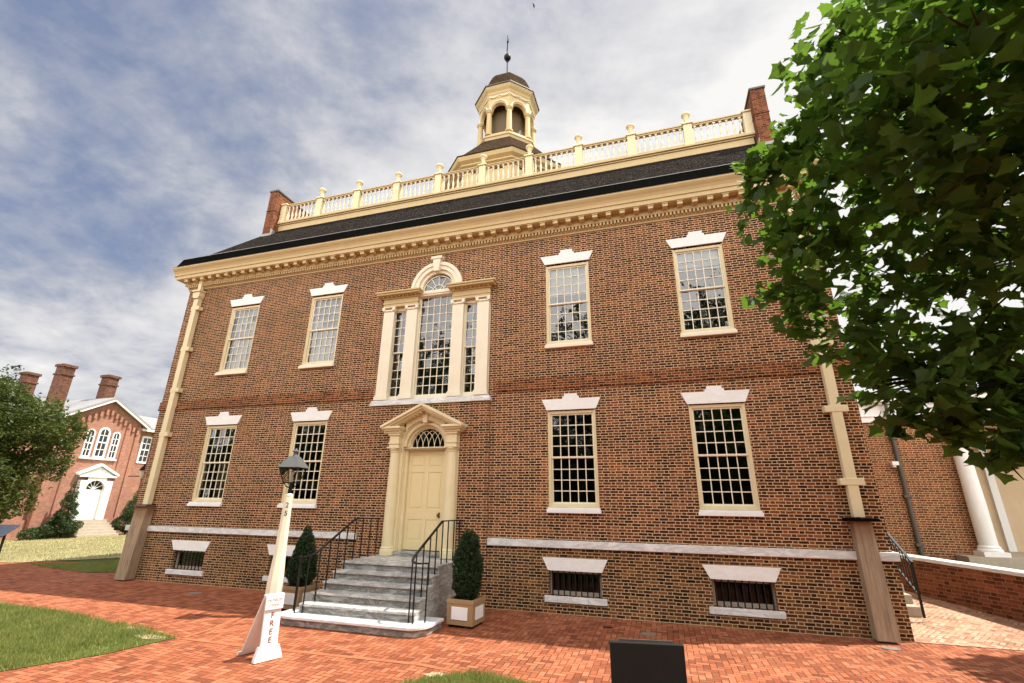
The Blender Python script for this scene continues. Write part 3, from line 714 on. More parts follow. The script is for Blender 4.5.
def light(x0, x1, zb, zt, zm, nx, rows_lo, rows_hi, par, mat='pale_cream'):
    for (a_, b_, yy, nr) in ((zm - 0.015, zt, 0.065, rows_hi), (zb, zm + 0.015, 0.10, rows_lo)):
        s = MB(); st = 0.022
        s.box(x0, x0 + st, yy, yy + .033, a_, b_); s.box(x1 - st, x1, yy, yy + .033, a_, b_); s.box(x0 + st, x1 - st, yy, yy + .033, b_ - .03, b_); s.box(x0 + st, x1 - st, yy, yy + .033, a_, a_ + .03)
        for k in range(1, nx): x = x0 + st + (x1 - x0 - 2 * st) * k / nx; s.box(x - .009, x + .009, yy + .004, yy + .028, a_ + .03, b_ - .03)
        for k in range(1, nr): z = a_ + .03 + (b_ - a_ - .06) * k / nr; s.box(x0 + st, x1 - st, yy + .005, yy + .027, z - .009, z + .009)
        s.build('sash', mat, par)
        g = MB()
        for k in range(nx):
            for q in range(nr):
                xa, xb = x0 + (x1 - x0) * k / nx, x0 + (x1 - x0) * (k + 1) / nx; za, zb_ = a_ + (b_ - a_) * q / nr, a_ + (b_ - a_) * (q + 1) / nr
                t1, t2 = random.gauss(0, .0028), random.gauss(0, .0028); y = yy + .016
                g.quad((xa, y + t1, za), (xb, y - t1, za), (xb, y - t1 + t2, zb_), (xa, y + t1 + t2, zb_))
        g.build('pane', 'old_glass', par, normals=False)
light(-0.47, 0.47, 4.50, 7.155, 5.68, 5, 5, 6, pal); light(-1.21, -0.83, 4.50, 6.83, 5.67, 2, 5, 5, pal); light(0.83, 1.21, 4.50, 6.83, 5.67, 2, 5, 5, pal)
g = MB(); g.disc(0, 7.31, 0.45, 0.085); g.build('pane', 'old_glass', pal, normals=False)
s = MB(); s.arch(0, 7.31, 0.16, 0.178, 0.065, 0.10); s.arch(0, 7.31, 0.415, 0.445, 0.065, 0.10); s.box(-0.44, 0.44, 0.065, 0.10, 7.301, 7.335)
for k in range(5): t = math.pi * (k + 1) / 6; s.bar((0.178 * math.cos(t), 0.083, 7.31 + 0.178 * math.sin(t)), (0.42 * math.cos(t), 0.083, 7.31 + 0.42 * math.sin(t)), 0.018, 0.018)
for k in (1, 3): t = math.pi * k / 4; s.bar((0.0, 0.083, 7.33), (0.165 * math.cos(t), 0.083, 7.31 + 0.165 * math.sin(t)), 0.016, 0.016)
s.build('fan_muntins', 'pale_cream', pal)

# ---- front door
door = thing('tmp', '', '', (0, 0, 0.88)); del door['label']; del door['category']
door.name = 'front_door'; door.parent = house; ORG['front_door'] = Vector((0, 0, 0.88))
l = MB(); y0 = 0.10
l.box(-0.475, 0.475, y0 + 0.012, y0 + 0.06, 1.0, 3.165)
xs = [(-0.475, -0.40), (-0.055, 0.055), (0.40, 0.475)]
for a_, b_ in xs: l.box(a_, b_, y0, y0 + 0.0115, 1.0, 3.165)
for za, zb in ((1.0, 1.19), (1.635, 1.86), (2.665, 2.795), (3.065, 3.165)):
    l.box(-0.40, -0.055, y0, y0 + 0.0115, za, zb); l.box(0.055, 0.40, y0, y0 + 0.0115, za, zb)
for za, zb in ((1.19, 1.635), (1.86, 2.665), (2.795, 3.065)):
    for a_, b_ in ((-0.40, -0.055), (0.055, 0.40)): l.prism_y([(a_ + .035, za + .035), (b_ - .035, za + .035), (b_ - .035, zb - .035), (a_ + .035, zb - .035)], y0 + 0.003, y0 + 0.0118)
leaf = l.build('door_leaf', 'door_paint', door, 0.004)
h = MB(); h.tube([(0.375, 0.10, 1.735), (0.375, 0.05, 1.735)], 0.010, 8); h.tube([(0.375, 0.058, 1.735), (0.375, 0.045, 1.735), (0.375, 0.03, 1.735), (0.375, 0.024, 1.735)], [0.018, 0.032, 0.028, 0.012], 10); h.box(0.352, 0.398, 0.094, 0.0995, 1.68, 1.79)
h.build('door_knob', 'brass', door)
f = MB()
for s in (-1, 1):
    f.box(s * 0.56, s * 0.87, -0.085, 0.0, 0.90, 3.55); f.box(s * 0.478, s * 0.60, 0.02, 0.18, 0.90, 3.20); f.box(s * 0.545, s * 0.595, -0.03, 0.02, 0.90, 3.20)
f.box(-0.56, 0.56, 0.03, 0.18, 3.17, 3.245); f.box(-0.60, 0.60, -0.02, 0.03, 3.195, 3.235)
f.arch(0, 3.25, 0.445, 0.60, 0.03, 0.18); f.arch(0, 3.25, 0.50, 0.58, -0.055, 0.03); f.arch(0, 3.25, 0.58, 0.645, -0.09, 0.01)
f.build('door_frame', 'trim_cream', door, 0.003)
for s in (-1, 1):
    p = MB(); cx = s * 0.735
    p.lathe(cx, -0.115, [(0.165, 0.90), (0.165, 1.0), (0.15, 1.02), (0.155, 1.05), (0.130, 1.075), (0.130, 1.9), (0.112, 3.10), (0.128, 3.12), (0.120, 3.14), (0.15, 3.17), (0.15, 3.2)], 20)
    p.box(cx - 0.155, cx + 0.155, -0.27, 0.0, 3.201, 3.235); p.box(cx - 0.125, cx + 0.125, -0.23, 0.0, 3.236, 3.55)
    p.box(cx - 0.14, cx + 0.14, -0.25, 0.0, 3.30, 3.335); p.box(cx - 0.15, cx + 0.15, -0.262, 0.0, 3.50, 3.55)
    p.build('column', 'trim_cream', door)
    q = MB(); q.box(cx - 0.185, cx + 0.185, -0.30, -0.06, 0.70, 0.899); q.build('plinth', 'step_marble', door, 0.005)
    e = MB(); x0, x1 = sorted((s * 0.56, s * 1.0)); x2, x3 = sorted((s * 0.53, s * 1.03))
    e.box(x0, x1 - 0.04 if s > 0 else x1, -0.29, 0.0, 3.551, 3.60); e.box(*sorted((s * 0.55, s * 0.98)), -0.34, 0.0, 3.601, 3.645); e.box(x2, x3, -0.385, 0.0, 3.646, 3.70)
    e.build('entablature', 'trim_cream', door, 0.004)
# pediment: two raking cornices, tympanum cut by the arch, dentils on the rake
pd = MB()
for s in (-1, 1):
    ang = math.atan2(0.50, 1.03)
    for (dn, th, yy) in ((0.0, 0.055, -0.41), (-0.055, 0.045, -0.36), (-0.10, 0.035, -0.30)):
        # slabs parallel to the rake
        nx_, nz_ = math.sin(ang), math.cos(ang)
        p0 = Vector((s * 1.04, 0, 3.715)); p1 = Vector((0, 0, 4.215))
        a0 = p0 + Vector((s * nx_ * dn, 0, nz_ * dn)); a1 = Vector((0, 0, p1.z + dn / nz_))
        b0_ = a0 + Vector((-s * nx_ * th * 0, 0, -th / nz_)); b1_ = a1 + Vector((0, 0, -th / nz_))
        pd.prism_y([(a0.x, a0.z), (b0_.x, b0_.z), (b1_.x, b1_.z), (a1.x, a1.z)], yy, 0.0 + dn * 0.01)
    for k in range(10):
        t = (k + 0.7) / 10.6; x = s * (0.93 - 0.93 * t); z = 3.655 + 0.435 * t
        pd.box(x - 0.022, x + 0.022, -0.275, -0.14, z - 0.055, z - 0.012)
tp = []
for i in range(17): a_ = math.pi * i / 16; tp.append((0.61 * math.cos(a_), 3.25 + 0.61 * math.sin(a_)))
for i in range(16):
    (xa, za), (xb, zb) = tp[i], tp[i + 1]
    if min(za, zb) < 3.5: continue
    ta, tb = 4.08 - abs(xa) * 0.485, 4.08 - abs(xb) * 0.485
    pd.quad((xa, -0.13, za), (xa, -0.13, ta), (xb, -0.13, tb), (xb, -0.13, zb))
for s in (-1, 1): pd.quad((s * 0.55, -0.131, 3.50), (s * 0.93, -0.131, 3.56), (s * 0.93, -0.131, 3.64), (s * 0.55, -0.131, 3.84))
pd.build('pediment', 'trim_cream', door, 0.003)
MB().prism_y([(-0.05, 3.79), (0.05, 3.79), (0.075, 3.99), (-0.075, 3.99)], -0.17, 0.0).build('keystone', 'trim_cream', door, 0.004)
fl = MB(); fl.disc(0, 3.25, 0.45, 0.12); fl.build('fanlight', 'old_glass', door, normals=False)
s = MB()
for k in range(5):                     # interlaced gothic bars
    x = -0.30 + 0.15 * k
    for d in (-1, 1):
        pts = []
        for i in range(9):
            t = i / 8; px, pz = x + d * 0.34 * (1 - math.cos(t * 1.2)), 3.25 + 0.40 * math.sin(t * 1.25)
            if px * px + (pz - 3.25) ** 2 < 0.443 ** 2: pts.append((px, 0.11, pz))
        if len(pts) > 1: s.tube(pts, 0.008, 5)
s.arch(0, 3.25, 0.425, 0.452, 0.09, 0.13); s.build('fan_muntins', 'pale_cream', door)
MB().box(-0.56, 0.56, -0.14, 0.17, 0.882, 0.985).build('threshold', 'step_marble', door, 0.006)

# ---- main cornice
corn = MB(); E0 = 0.46
def crown(mb, y_out, z0, z1, xo):     # front run with side returns
    mb.box(-W - xo, W + xo, -y_out, 0.05, z0, z1)
    for s in (-1, 1): mb.box(s * (W - 0.05), s * (W + xo), 0.051, DEP + xo, z0, z1)
crown(corn, 0.03, 8.36, 8.41, 0.03); crown(corn, 0.05, 8.411, 8.425, 0.05); crown(corn, 0.125, 8.505, 8.535, 0.125); crown(corn, 0.05, 8.4251, 8.5049, 0.05)
crown(corn, 0.13, 8.5351, 8.57, 0.13); crown(corn, 0.12, 8.5701, 8.66, 0.12)
crown(corn, 0.30, 8.6601, 8.675, 0.30); crown(corn, 0.32, 8.6751, 8.775, 0.32)
# curved cymatium
prof = [(-0.32, 8.7751), (-0.345, 8.79), (-0.345, 8.81), (-0.355, 8.86), (-0.385, 8.92), (-0.425, 8.97), (-0.45, 9.01), (-0.45, 9.045), (0.04, 9.045), (0.04, 8.7751)]
corn.prism_x(prof, -W - 0.40, W + 0.40)
x = -W
while x < W: corn.box(x, x + 0.045, -0.118, -0.04, 8.43, 8.5045); x += 0.0855
cornice = corn.build('cornice', 'cream_paint', house)
mo = MB(); mo.box(-0.06, 0.06, -0.285, -0.121, 8.572, 8.64); mo.box(-0.072, 0.072, -0.298, -0.121, 8.6401, 8.6599)
NM = 55; x0 = -8.9
proto = mo.build('modillion', 'cream_paint', cornice, 0.003, loc=(0, 0, 0))
for k in range(NM):
    px = -8.775 + 0.325 * k
    if k == 0: proto.location = (px, 0, 0)
    else: copy_part(proto, cornice, (px, 0, 0))

# ---- roof, gutter
rf = MB()
ye, ze, yt, zt = -0.16, 9.32, 2.60, 12.11
rf.prism_x([(-0.42, 9.05), (ye, 9.36), (yt, zt), (DEP - yt, zt), (DEP - ye, 9.36), (DEP + 0.44, 9.05)], -W - 0.18, W + 0.18)
roof = rf.build('roof', 'roof_shingle', house)
gt = MB(); gt.prism_x([(-0.44, 9.048), (-0.25, 9.048), (-0.235, 9.42), (-0.265, 9.42)], -W - 0.30, W + 0.30)
gt.build('gutter', 'lead_gutter', house)
MB().box(-W - 0.30, W + 0.30, -0.269, -0.233, 9.421, 9.435).box(-W - 0.41, W + 0.41, -0.46, -0.36, 9.0455, 9.0475).build('flashing', 'flashing', house)
# ---- roof deck, fascia and balustrade
YB, ZB = 2.60, 12.11
bal = thing('tmp', '', '', (0, YB, ZB)); del bal['label']; del bal['category']
bal.name = 'balustrade'; bal.parent = house; bal.location = (0, YB, ZB); ORG['balustrade'] = Vector((0, YB, ZB))
fs = MB(); fs.box(-W + 0.15, W - 0.15, YB - 0.06, YB + 0.10, ZB - 0.03, ZB + 0.20); fs.box(-W + 0.12, W - 0.12, YB - 0.10, YB + 0.11, ZB + 0.201, ZB + 0.25); fs.box(-W + 0.10, W - 0.10, YB - 0.15, YB + 0.12, ZB + 0.251, ZB + 0.31)
fs.build('fascia', 'cream_paint', bal, 0.004)
MB().box(-W + 0.34, W - 0.14, YB + 0.13, DEP - YB, ZB + 0.10, ZB + 0.18).build('deck', 'lead_gutter', house)
pz0, pz1 = ZB + 0.311, 13.31
pm = MB(); pm.box(-0.15, 0.15, -0.13, 0.13, 0, 0.10); pm.box(-0.125, 0.125, -0.105, 0.105, 0.10, pz1 - pz0 - 0.07); pm.box(-0.165, 0.165, -0.145, 0.145, pz1 - pz0 - 0.07, pz1 - pz0 - 0.035); pm.box(-0.15, 0.15, -0.13, 0.13, pz1 - pz0 - 0.035, pz1 - pz0)
post = pm.build('post', 'trim_cream', bal, 0.004, loc=(0, 0, 0)); ORG[post.name] = Vector((0, 0, 0))
um = MB(); um.lathe(0, 0, [(0.08, 0.0), (0.08, 0.03), (0.05, 0.06), (0.055, 0.12), (0.075, 0.24), (0.10, 0.30), (0.135, 0.34), (0.135, 0.385), (0.10, 0.42), (0.04, 0.45)], 14)
urn = um.build('urn', 'trim_cream', bal, smooth=False, loc=(0, 0, 0))
bm_ = MB(); bm_.box(-0.038, 0.038, -0.038, 0.038, 0.0, 0.05); bm_.box(-0.038, 0.038, -0.038, 0.038, 0.60, 0.645)
bm_.lathe(0, 0, [(0.024, 0.05), (0.036, 0.08), (0.020, 0.11), (0.028, 0.14), (0.045, 0.22), (0.036, 0.30), (0.021, 0.40), (0.018, 0.47), (0.034, 0.49), (0.020, 0.51), (0.030, 0.58), (0.024, 0.60)], 8)
bals = bm_.build('baluster', 'pale_cream', bal, smooth=False, loc=(0, 0, 0))
SPC = 1.702; XO = 0.13; yb = YB + 0.0
rails = MB(); rails.box(-8.4, 8.64, yb - 0.075, yb + 0.075, pz0 + 0.03, pz0 + 0.105); rails.box(-8.4, 8.64, yb - 0.06, yb + 0.06, pz0 + 0.75, pz0 + 0.80); rails.box(-8.4, 8.64, yb - 0.085, yb + 0.085, pz0 + 0.8005, pz0 + 0.84)
rails.build('rail', 'cream_paint', bal, 0.003)
first = [True, True, True]
for k in range(-5, 6):
    px = SPC * k + XO
    if k == -5: post.location = Vector((px, yb, pz0)) - org(bal)
    else: copy_part(post, bal, (px, yb, pz0))
    if abs(k) < 5:
        if k == -4: urn.location = Vector((px, yb, pz1 + 0.001)) - org(bal)
        else: copy_part(urn, bal, (px, yb, pz1 + 0.001))
nb = 0
for k in range(-5, 5):
    for q in range(8):
        px = SPC * k + XO + 0.125 + (SPC - 0.25) * (q + 0.5) / 8
        if nb == 0: bals.location = Vector((px, yb, pz0 + 0.105)) - org(bal)
        else: copy_part(bals, bal, (px, yb, pz0 + 0.105))
        nb += 1
# back balustrade as one part, hardly seen
bk = MB(); yk = DEP - YB
bk.box(-8.45, 8.45, yk - 0.08, yk + 0.08, pz0 - 0.25, pz0 + 0.105); bk.box(-8.45, 8.45, yk - 0.08, yk + 0.08, pz0 + 0.75, pz0 + 0.84)
for k in range(-34, 35): bk.box(k * 0.245 - 0.04, k * 0.245 + 0.04, yk - 0.04, yk + 0.04, pz0 + 0.105, pz0 + 0.75)
bk.build('rear_balustrade', 'cream_paint', house)

# ---- end chimneys (wide brick stacks in the gable walls)
for s in (-1, 1):
    XI = 8.50 if s < 0 else 8.74; c = MB(); xa, xb = s * XI, s * (XI + 0.38)
    c.box(xa, xb, 2.20, DEP - 2.2, 9.4, 13.74)
    ch = c.build('chimney', 'chimney_brick', house)
    c2 = MB(); c2.box(s * (XI - 0.03), s * (XI + 0.41), 2.17, DEP - 2.17, 13.741, 13.80); c2.build('cap', 'dark_pipe', ch)
    fl = MB(); fl.box(s * (XI + 0.001), s * (XI + 0.379), 2.185, 2.199, 11.6, 11.80); fl.box(s * (XI - 0.012), s * (XI - 0.001), 2.19, 2.4, 11.7, 12.0); fl.build('flashing', 'flashing', ch)
    MB().box(s * (XI - 0.015), s * (XI + 0.395), 2.18, DEP - 2.18, 12.83, 12.86).build('band', 'chimney_brick', ch)

# ---- cupola
CX, CY = 0.0, 5.6
cup = thing('tmp', '', '', (CX, CY, 12.4)); del cup['label']; del cup['category']
cup.name = 'cupola'; cup.parent = house; cup.location = (CX, CY, 12.4); ORG['cupola'] = Vector((CX, CY, 12.4))
O8 = math.pi / 8
def oct_(mb, prof): return mb.lathe(CX, CY, prof, 8, O8)
oct_(MB(), [(2.42, 12.20), (2.42, 13.86)]).build('base_drum', 'cream_paint', cup)
oct_(MB(), [(2.46, 13.861), (2.50, 13.92), (2.62, 13.98), (2.62, 14.04), (2.76, 14.12), (2.82, 14.25), (2.80, 14.29)]).build('base_cornice', 'cream_paint', cup)
sl = MB()
for k in range(8):                              # vents under the base cornice
    a_ = O8 + math.pi / 8 + k * math.pi / 4; c_, s_ = math.cos(a_), math.sin(a_); ap = 2.42 * math.cos(math.pi / 8) + 0.004
    for o_ in (-0.55, -0.3, 0.3, 0.55):
        bx_, by_ = CX + ap * c_ - o_ * s_, CY + ap * s_ + o_ * c_
        sl.bar((bx_ + 0.09 * s_, by_ - 0.09 * c_, 13.76), (bx_ - 0.09 * s_, by_ + 0.09 * c_, 13.76), 0.01, 0.10)
sl.build('vents', 'dark_inside', cup)
oct_(MB(), [(2.84, 14.285), (2.84, 14.32), (2.66, 14.42), (1.40, 16.02)]).build('skirt_roof', 'cupola_shingle', cup)
oct_(MB(), [(1.34, 15.98), (1.36, 16.06), (1.38, 16.16), (1.42, 16.19), (1.42, 16.26), (1.28, 16.28), (1.26, 16.45)]).build('belfry_floor', 'cream_paint', cup)
for k in range(8):
    a_ = O8 + k * math.pi / 4; px, py = CX + 1.16 * math.cos(a_), CY + 1.16 * math.sin(a_)
    MB().lathe(px, py, [(0.17, 16.45), (0.17, 16.52), (0.125, 16.56), (0.12, 17.0), (0.105, 17.60), (0.135, 17.63), (0.15, 17.68), (0.165, 17.69), (0.165, 17.75)], 12).build('column', 'cream_paint', cup)
ar = MB()
for k in range(8):                              # arcade: arches between neighbouring columns
    a0_ = O8 + k * math.pi / 4; a1_ = a0_ + math.pi / 4
    for rad, wd in ((1.20, 0.0), (1.08, 0.0)):
        pass
    pA, pB = Vector((math.cos(a0_), math.sin(a0_), 0)), Vector((math.cos(a1_), math.sin(a1_), 0))
    n_ = 12
    for r_, flip in ((1.23, 0), (1.09, 1)):
        A, B = pA * r_, pB * r_; half = (B - A).length / 2; ra = half - 0.115 * r_
        prev = None
        for i in range(n_ + 1):
            t = math.pi * i / n_; u_ = half - ra * math.cos(t); z = 17.75 + min(0.36, ra) * math.sin(t) * 1.0
            p = A.lerp(B, u_ / (2 * half)); p = Vector((CX + p.x, CY + p.y, z))
            if prev is not None: ar.quad(prev, p, Vector((p.x, p.y, 18.32)), Vector((prev.x, prev.y, 18.32)))
            else: ar.quad(Vector((CX + A.x, CY + A.y, 17.75)), p, Vector((p.x, p.y, 18.32)), Vector((CX + A.x, CY + A.y, 18.32)))
            prev = p
        ar.quad(prev, Vector((CX + B.x, CY + B.y, 17.75)), Vector((CX + B.x, CY + B.y, 18.32)), Vector((prev.x, prev.y, 18.32)))
    for i in range(n_):                          # soffit of the arch
        t0, t1 = math.pi * i / n_, math.pi * (i + 1) / n_; q = []
        for t, r_ in ((t0, 1.23), (t1, 1.23), (t1, 1.09), (t0, 1.09)):
            A, B = pA * r_, pB * r_; half = (B - A).length / 2; ra = half - 0.115 * r_
            p = A.lerp(B, (half - ra * math.cos(t)) / (2 * half)); q.append((CX + p.x, CY + p.y, 17.75 + min(.36, ra) * math.sin(t)))
        ar.quad(*q)
ar.build('arcade', 'cream_paint', cup, normals=False)
sw = MB()                                        # swags and arch mouldings
for k in range(8):
    a0_ = O8 + k * math.pi / 4; a1_ = a0_ + math.pi / 4
    A, B = Vector((math.cos(a0_), math.sin(a0_), 0)) * 1.26, Vector((math.cos(a1_), math.sin(a1_), 0)) * 1.26
    for q in range(2):
        pts = []
        for i in range(7):
            t = (q + i / 6) / 2; p = A.lerp(B, t); sag = 0.11 * (1 - (2 * (i / 6) - 1) ** 2); pts.append((CX + p.x, CY + p.y, 18.52 - sag - 0.03))
        sw.tube(pts, [0.02, 0.028, 0.034, 0.036, 0.034, 0.028, 0.02], 5)
    half = (B - A).length / 2; ra = half - 0.09; pts = []
    for i in range(11): t = math.pi * i / 10; p = A.lerp(B, (half - ra * math.cos(t)) / (2 * half)); pts.append((CX + p.x * .985, CY + p.y * .985, 17.76 + 0.42 * math.sin(t)))
    sw.tube(pts, 0.03, 5)
sw.build('swags', 'pale_cream', cup)
oct_(MB(), [(1.22, 18.32), (1.25, 18.36), (1.25, 18.52), (1.28, 18.56), (1.30, 18.64), (1.38, 18.74), (1.43, 18.84), (1.42, 18.90)]).build('cornice', 'cream_paint', cup)
oct_(MB(), [(1.08, 18.30), (1.08, 18.34), (0.6, 18.5)]).build('ceiling', 'belfry_wood', cup)
oct_(MB(), [(0.78, 16.40), (0.78, 18.29)]).build('belfry_drum', 'belfry_wood', cup)
oct_(MB(), [(1.47, 18.885), (1.47, 18.94), (1.35, 18.97)]).build('roof_edge', 'dark_pipe', cup)
oct_(MB(), [(1.42, 18.95), (1.30, 19.12), (1.16, 19.48), (1.02, 19.80), (0.84, 20.08), (0.55, 20.30), (0.2, 20.42), (0.06, 20.46)]).build('dome', 'cupola_shingle', cup)
vn = MB(); vx = -0.04
vn.lathe(vx, CY, [(0.10, 20.42), (0.055, 20.55), (0.03, 20.8), (0.03, 21.65), (0.06, 21.68), (0.06, 21.70), (0.022, 21.72), (0.022, 22.9), (0.01, 23.4)], 8)
vane = vn.build('weathervane', 'black_iron', cup)
b_ = MB(); b_.lathe(vx, CY, [(0.02, 21.76), (0.11, 21.80), (0.155, 21.88), (0.165, 21.95), (0.155, 22.02), (0.11, 22.10), (0.02, 22.14)], 14); b_.build('ball', 'black_iron', vane, smooth=True)
b2 = MB(); dv = Vector((0.45, -0.89, 0))
def vp(t, z): return (vx + dv.x * t, CY + dv.y * t, z)
b2.bar(vp(-0.32, 22.75), vp(0.32, 22.75), 0.02, 0.03)
b2.add([vp(-0.34, 22.66), vp(-0.10, 22.72), vp(-0.02, 23.05), vp(-0.10, 23.45), vp(-0.17, 23.72), vp(-0.20, 23.2)], [(0, 1, 2, 3, 4, 5)]); b2.add([vp(0.40, 22.75), vp(0.27, 22.69), vp(0.27, 22.81)], [(0, 1, 2)])
b2.lathe(vx, CY, [(0.03, 22.9), (0.055, 22.95), (0.03, 23.0)], 8)
b2.build('vane_arrow', 'black_iron', vane, normals=False)

# ---- downspouts: square cream pipes with wooden boots
for s, px in ((-1, -8.30), (1, 8.44)):
    d_ = MB(); x = px; hw = 0.09 if s < 0 else 0.085
    d_.box(x - hw, x + hw, -0.16, -0.02, 1.86, 7.98)
    d_.prism_y([(x - hw, 7.981), (x + hw, 7.981), (x + 0.14, 8.06), (x + 0.14, 8.20), (x - 0.14, 8.20), (x - 0.14, 8.06)], -0.20, -0.01)
    d_.box(x - 0.17, x + 0.17, -0.24, -0.01, 8.201, 8.255); d_.box(x - 0.06, x + 0.06, -0.15, -0.04, 8.256, 8.66)
    ds = d_.build('downspout', 'trim_cream', house, 0.006, loc=(x, 0, 0))
    for z in ((7.65, 6.31, 5.04, 3.75) if s < 0 else (7.65, 6.31, 5.04, 3.75, 2.45)):
        MB().box(x - (0.115 if s < 0 else 0.19), x + (0.20 if s < 0 else 0.19), -0.17 if s > 0 else -0.165, -0.012, z - 0.06, z + 0.06).build('bracket', 'trim_cream', ds, 0.006, loc=(x, 0, 0))
    k = MB(); bx0, bx1 = x - 0.15, x + 0.14
    k.add([(bx0, -0.26, 0.02), (bx1 + .03, -0.26, 0.02), (bx1 + .03, -0.03, 0.02), (bx0, -0.03, 0.02), (bx0 + .01, -0.22, 1.80), (bx1, -0.22, 1.80), (bx1, -0.03, 1.80), (bx0 + .01, -0.03, 1.80)],
          [(0, 3, 2, 1), (4, 5, 6, 7), (0, 1, 5, 4), (1, 2, 6, 5), (2, 3, 7, 6), (3, 0, 4, 7)])
    if s < 0:                                    # the left boot is a wider pair of boards running out at its foot
        k = MB(); k.add([(-8.98, -0.30, 0.02), (-8.49, -0.30, 0.02), (-8.45, -0.03, 0.02), (-8.98, -0.03, 0.02), (-8.47, -0.22, 1.80), (-8.03, -0.22, 1.80), (-8.03, -0.03, 1.80), (-8.47, -0.03, 1.80)],
          [(0, 3, 2, 1), (4, 5, 6, 7), (0, 1, 5, 4), (1, 2, 6, 5), (2, 3, 7, 6), (3, 0, 4, 7)])
        k = MB(); k.add([(-8.54, -0.30, 0.02), (-8.17, -0.30, 0.02), (-8.17, -0.03, 0.02), (-8.54, -0.03, 0.02), (-8.50, -0.24, 1.80), (-8.06, -0.24, 1.80), (-8.06, -0.03, 1.80), (-8.50, -0.03, 1.80)],
          [(0, 3, 2, 1), (4, 5, 6, 7), (0, 1, 5, 4), (1, 2, 6, 5), (2, 3, 7, 6), (3, 0, 4, 7)])
    k.build('boot', 'weathered_wood', ds, 0.006, loc=(x, 0, 0))
    MB().box(x - 0.23, x + 0.24, -0.29, -0.015, 1.801, 1.845).build('boot_cap', 'lead_gutter' if s > 0 else 'dark_pipe', ds, 0.005, loc=(x, 0, 0))

# ------------------------------------------------------------------ marble steps with iron handrails
steps = thing('marble_entrance_steps', 'grey veined marble entrance steps with two black iron handrails at the cream door', 'steps', (0, -1.2, 0))
RS = 0.147
def rounded(hw, yf, yb_, r, n=8):
    pts = [(-hw, yb_)]
    for i in range(n + 1): a_ = math.pi + math.pi / 2 * i / n; pts.append((-hw + r + r * math.cos(a_), yf + r + r * math.sin(a_)))
    for i in range(n + 1): a_ = 1.5 * math.pi + math.pi / 2 * i / n; pts.append((hw - r + r * math.cos(a_), yf + r + r * math.sin(a_)))
    pts.append((hw, yb_)); return pts
b0 = MB(); b0.prism_z(rounded(1.42, -2.50, -1.75, 0.30), 0.0, RS - 0.045); b0.build('step', 'step_marble', steps)
b0 = MB(); b0.prism_z(rounded(1.46, -2.54, -1.74, 0.33), RS - 0.0445, RS); b0.build('tread', 'trim_marble', steps, 0.008)
YF = [-2.50, -2.22, -1.97, -1.72, -1.47, -1.22]; HWS = [1.42, 1.13, 1.09, 1.07, 1.06, 1.05]
for i in range(1, 6):
    s = MB(); s.box(-HWS[i] + 0.0, HWS[i] - 0.0, YF[i], -0.065, RS * i + 0.0005, RS * (i + 1) - 0.042); s.build('step', 'step_marble', steps)
    s = MB(); s.box(-HWS[i] - 0.012, HWS[i] + 0.012, YF[i] - 0.035, (YF[i + 1] + 0.02) if i < 5 else -0.066, RS * (i + 1) - 0.0415, RS * (i + 1)); s.build('tread', 'tread_marble', steps, 0.008)
for i in range(1, 6):
    for s in (-1, 1): MB().box(s * (HWS[i] + 0.0005), s * (HWS[i] + 0.0095), YF[i] + 0.004, -0.067, 0.0, RS * (i + 1) - 0.043).build('side_block', 'tread_marble', steps)
for s in (-1, 1):
    xr = s * 1.0; top = [(xr, -0.10, 1.655), (xr, -1.03, 1.665), (xr, -2.10, 1.13)]
    rl = MB()
    for p, q in zip(top, top[1:]): rl.bar(p, q, 0.042, 0.022)
    # lower end turns outwards in a flat quarter scroll
    scr = [(xr, -2.10, 1.13), (s * 1.03, -2.22, 1.075), (s * 1.12, -2.31, 1.05), (s * 1.24, -2.28, 1.04), (s * 1.31, -2.17, 1.04)]
    for p, q in zip(scr, scr[1:]): rl.bar(p, q, 0.042, 0.022)
    rail = rl.build('handrail', 'black_iron', steps)
    for (yy, zb) in ((-0.16, 0.88), (-0.45, 0.88), (-0.74, 0.88), (-1.0, 0.88), (-1.26, 0.735), (-1.51, 0.588), (-1.76, 0.441), (-2.02, 0.294)):
        zt_ = 1.655 if yy > -1.03 else 1.665 - (-1.03 - yy) * 0.5
        MB().tube([(xr, yy, zb), (xr, yy, zt_)], 0.0135, 6).build('rail_post', 'black_iron', rail)
    for (xx, yy) in ((1.05, -2.25), (1.16, -2.32), (1.31, -2.17)): MB().tube([(s * xx, yy, RS), (s * xx, yy, 1.05)], 0.0135, 6).build('rail_post', 'black_iron', rail)

# ------------------------------------------------------------------ planters and shrubs
def leafcloud(mb, n, inside, box, size, rnd, flat=0.0, shape='quad', out=None, droop=0.0):
    """n small leaf faces at points accepted by inside(p)"""
    k = 0; tries = 0
    while k < n and tries < n * 40:
        tries += 1
        p = Vector((rnd.uniform(box[0], box[1]), rnd.uniform(box[2], box[3]), rnd.uniform(box[4], box[5])))
        if not inside(p): continue
        d = Vector((rnd.gauss(0, 1), rnd.gauss(0, 1), rnd.gauss(0, 1) * (1 - flat))).normalized() if flat < 1 else Vector((rnd.gauss(0, 1), rnd.gauss(0, 1), 0)).normalized()
        if out is not None: d = (d + out(p)).normalized()
        nrm = Vector((rnd.gauss(0, 1), rnd.gauss(0, 1), rnd.gauss(0, 1) + flat * 2.5)); sd = d.cross(nrm)
        if sd.length < 1e-3: continue
        sd.normalize(); L = size * rnd.uniform(0.6, 1.35); wd = L * rnd.uniform(0.34, 0.55)
        i = len(mb.v); nn = sd.cross(d) * L * rnd.uniform(-0.12, 0.12)
        mb.v += [p - d * L / 2, p + sd * wd / 2 + nn, p + d * L / 2, p - sd * wd / 2 + nn]; mb.f.append((i, i + 1, i + 2, i + 3)); k += 1

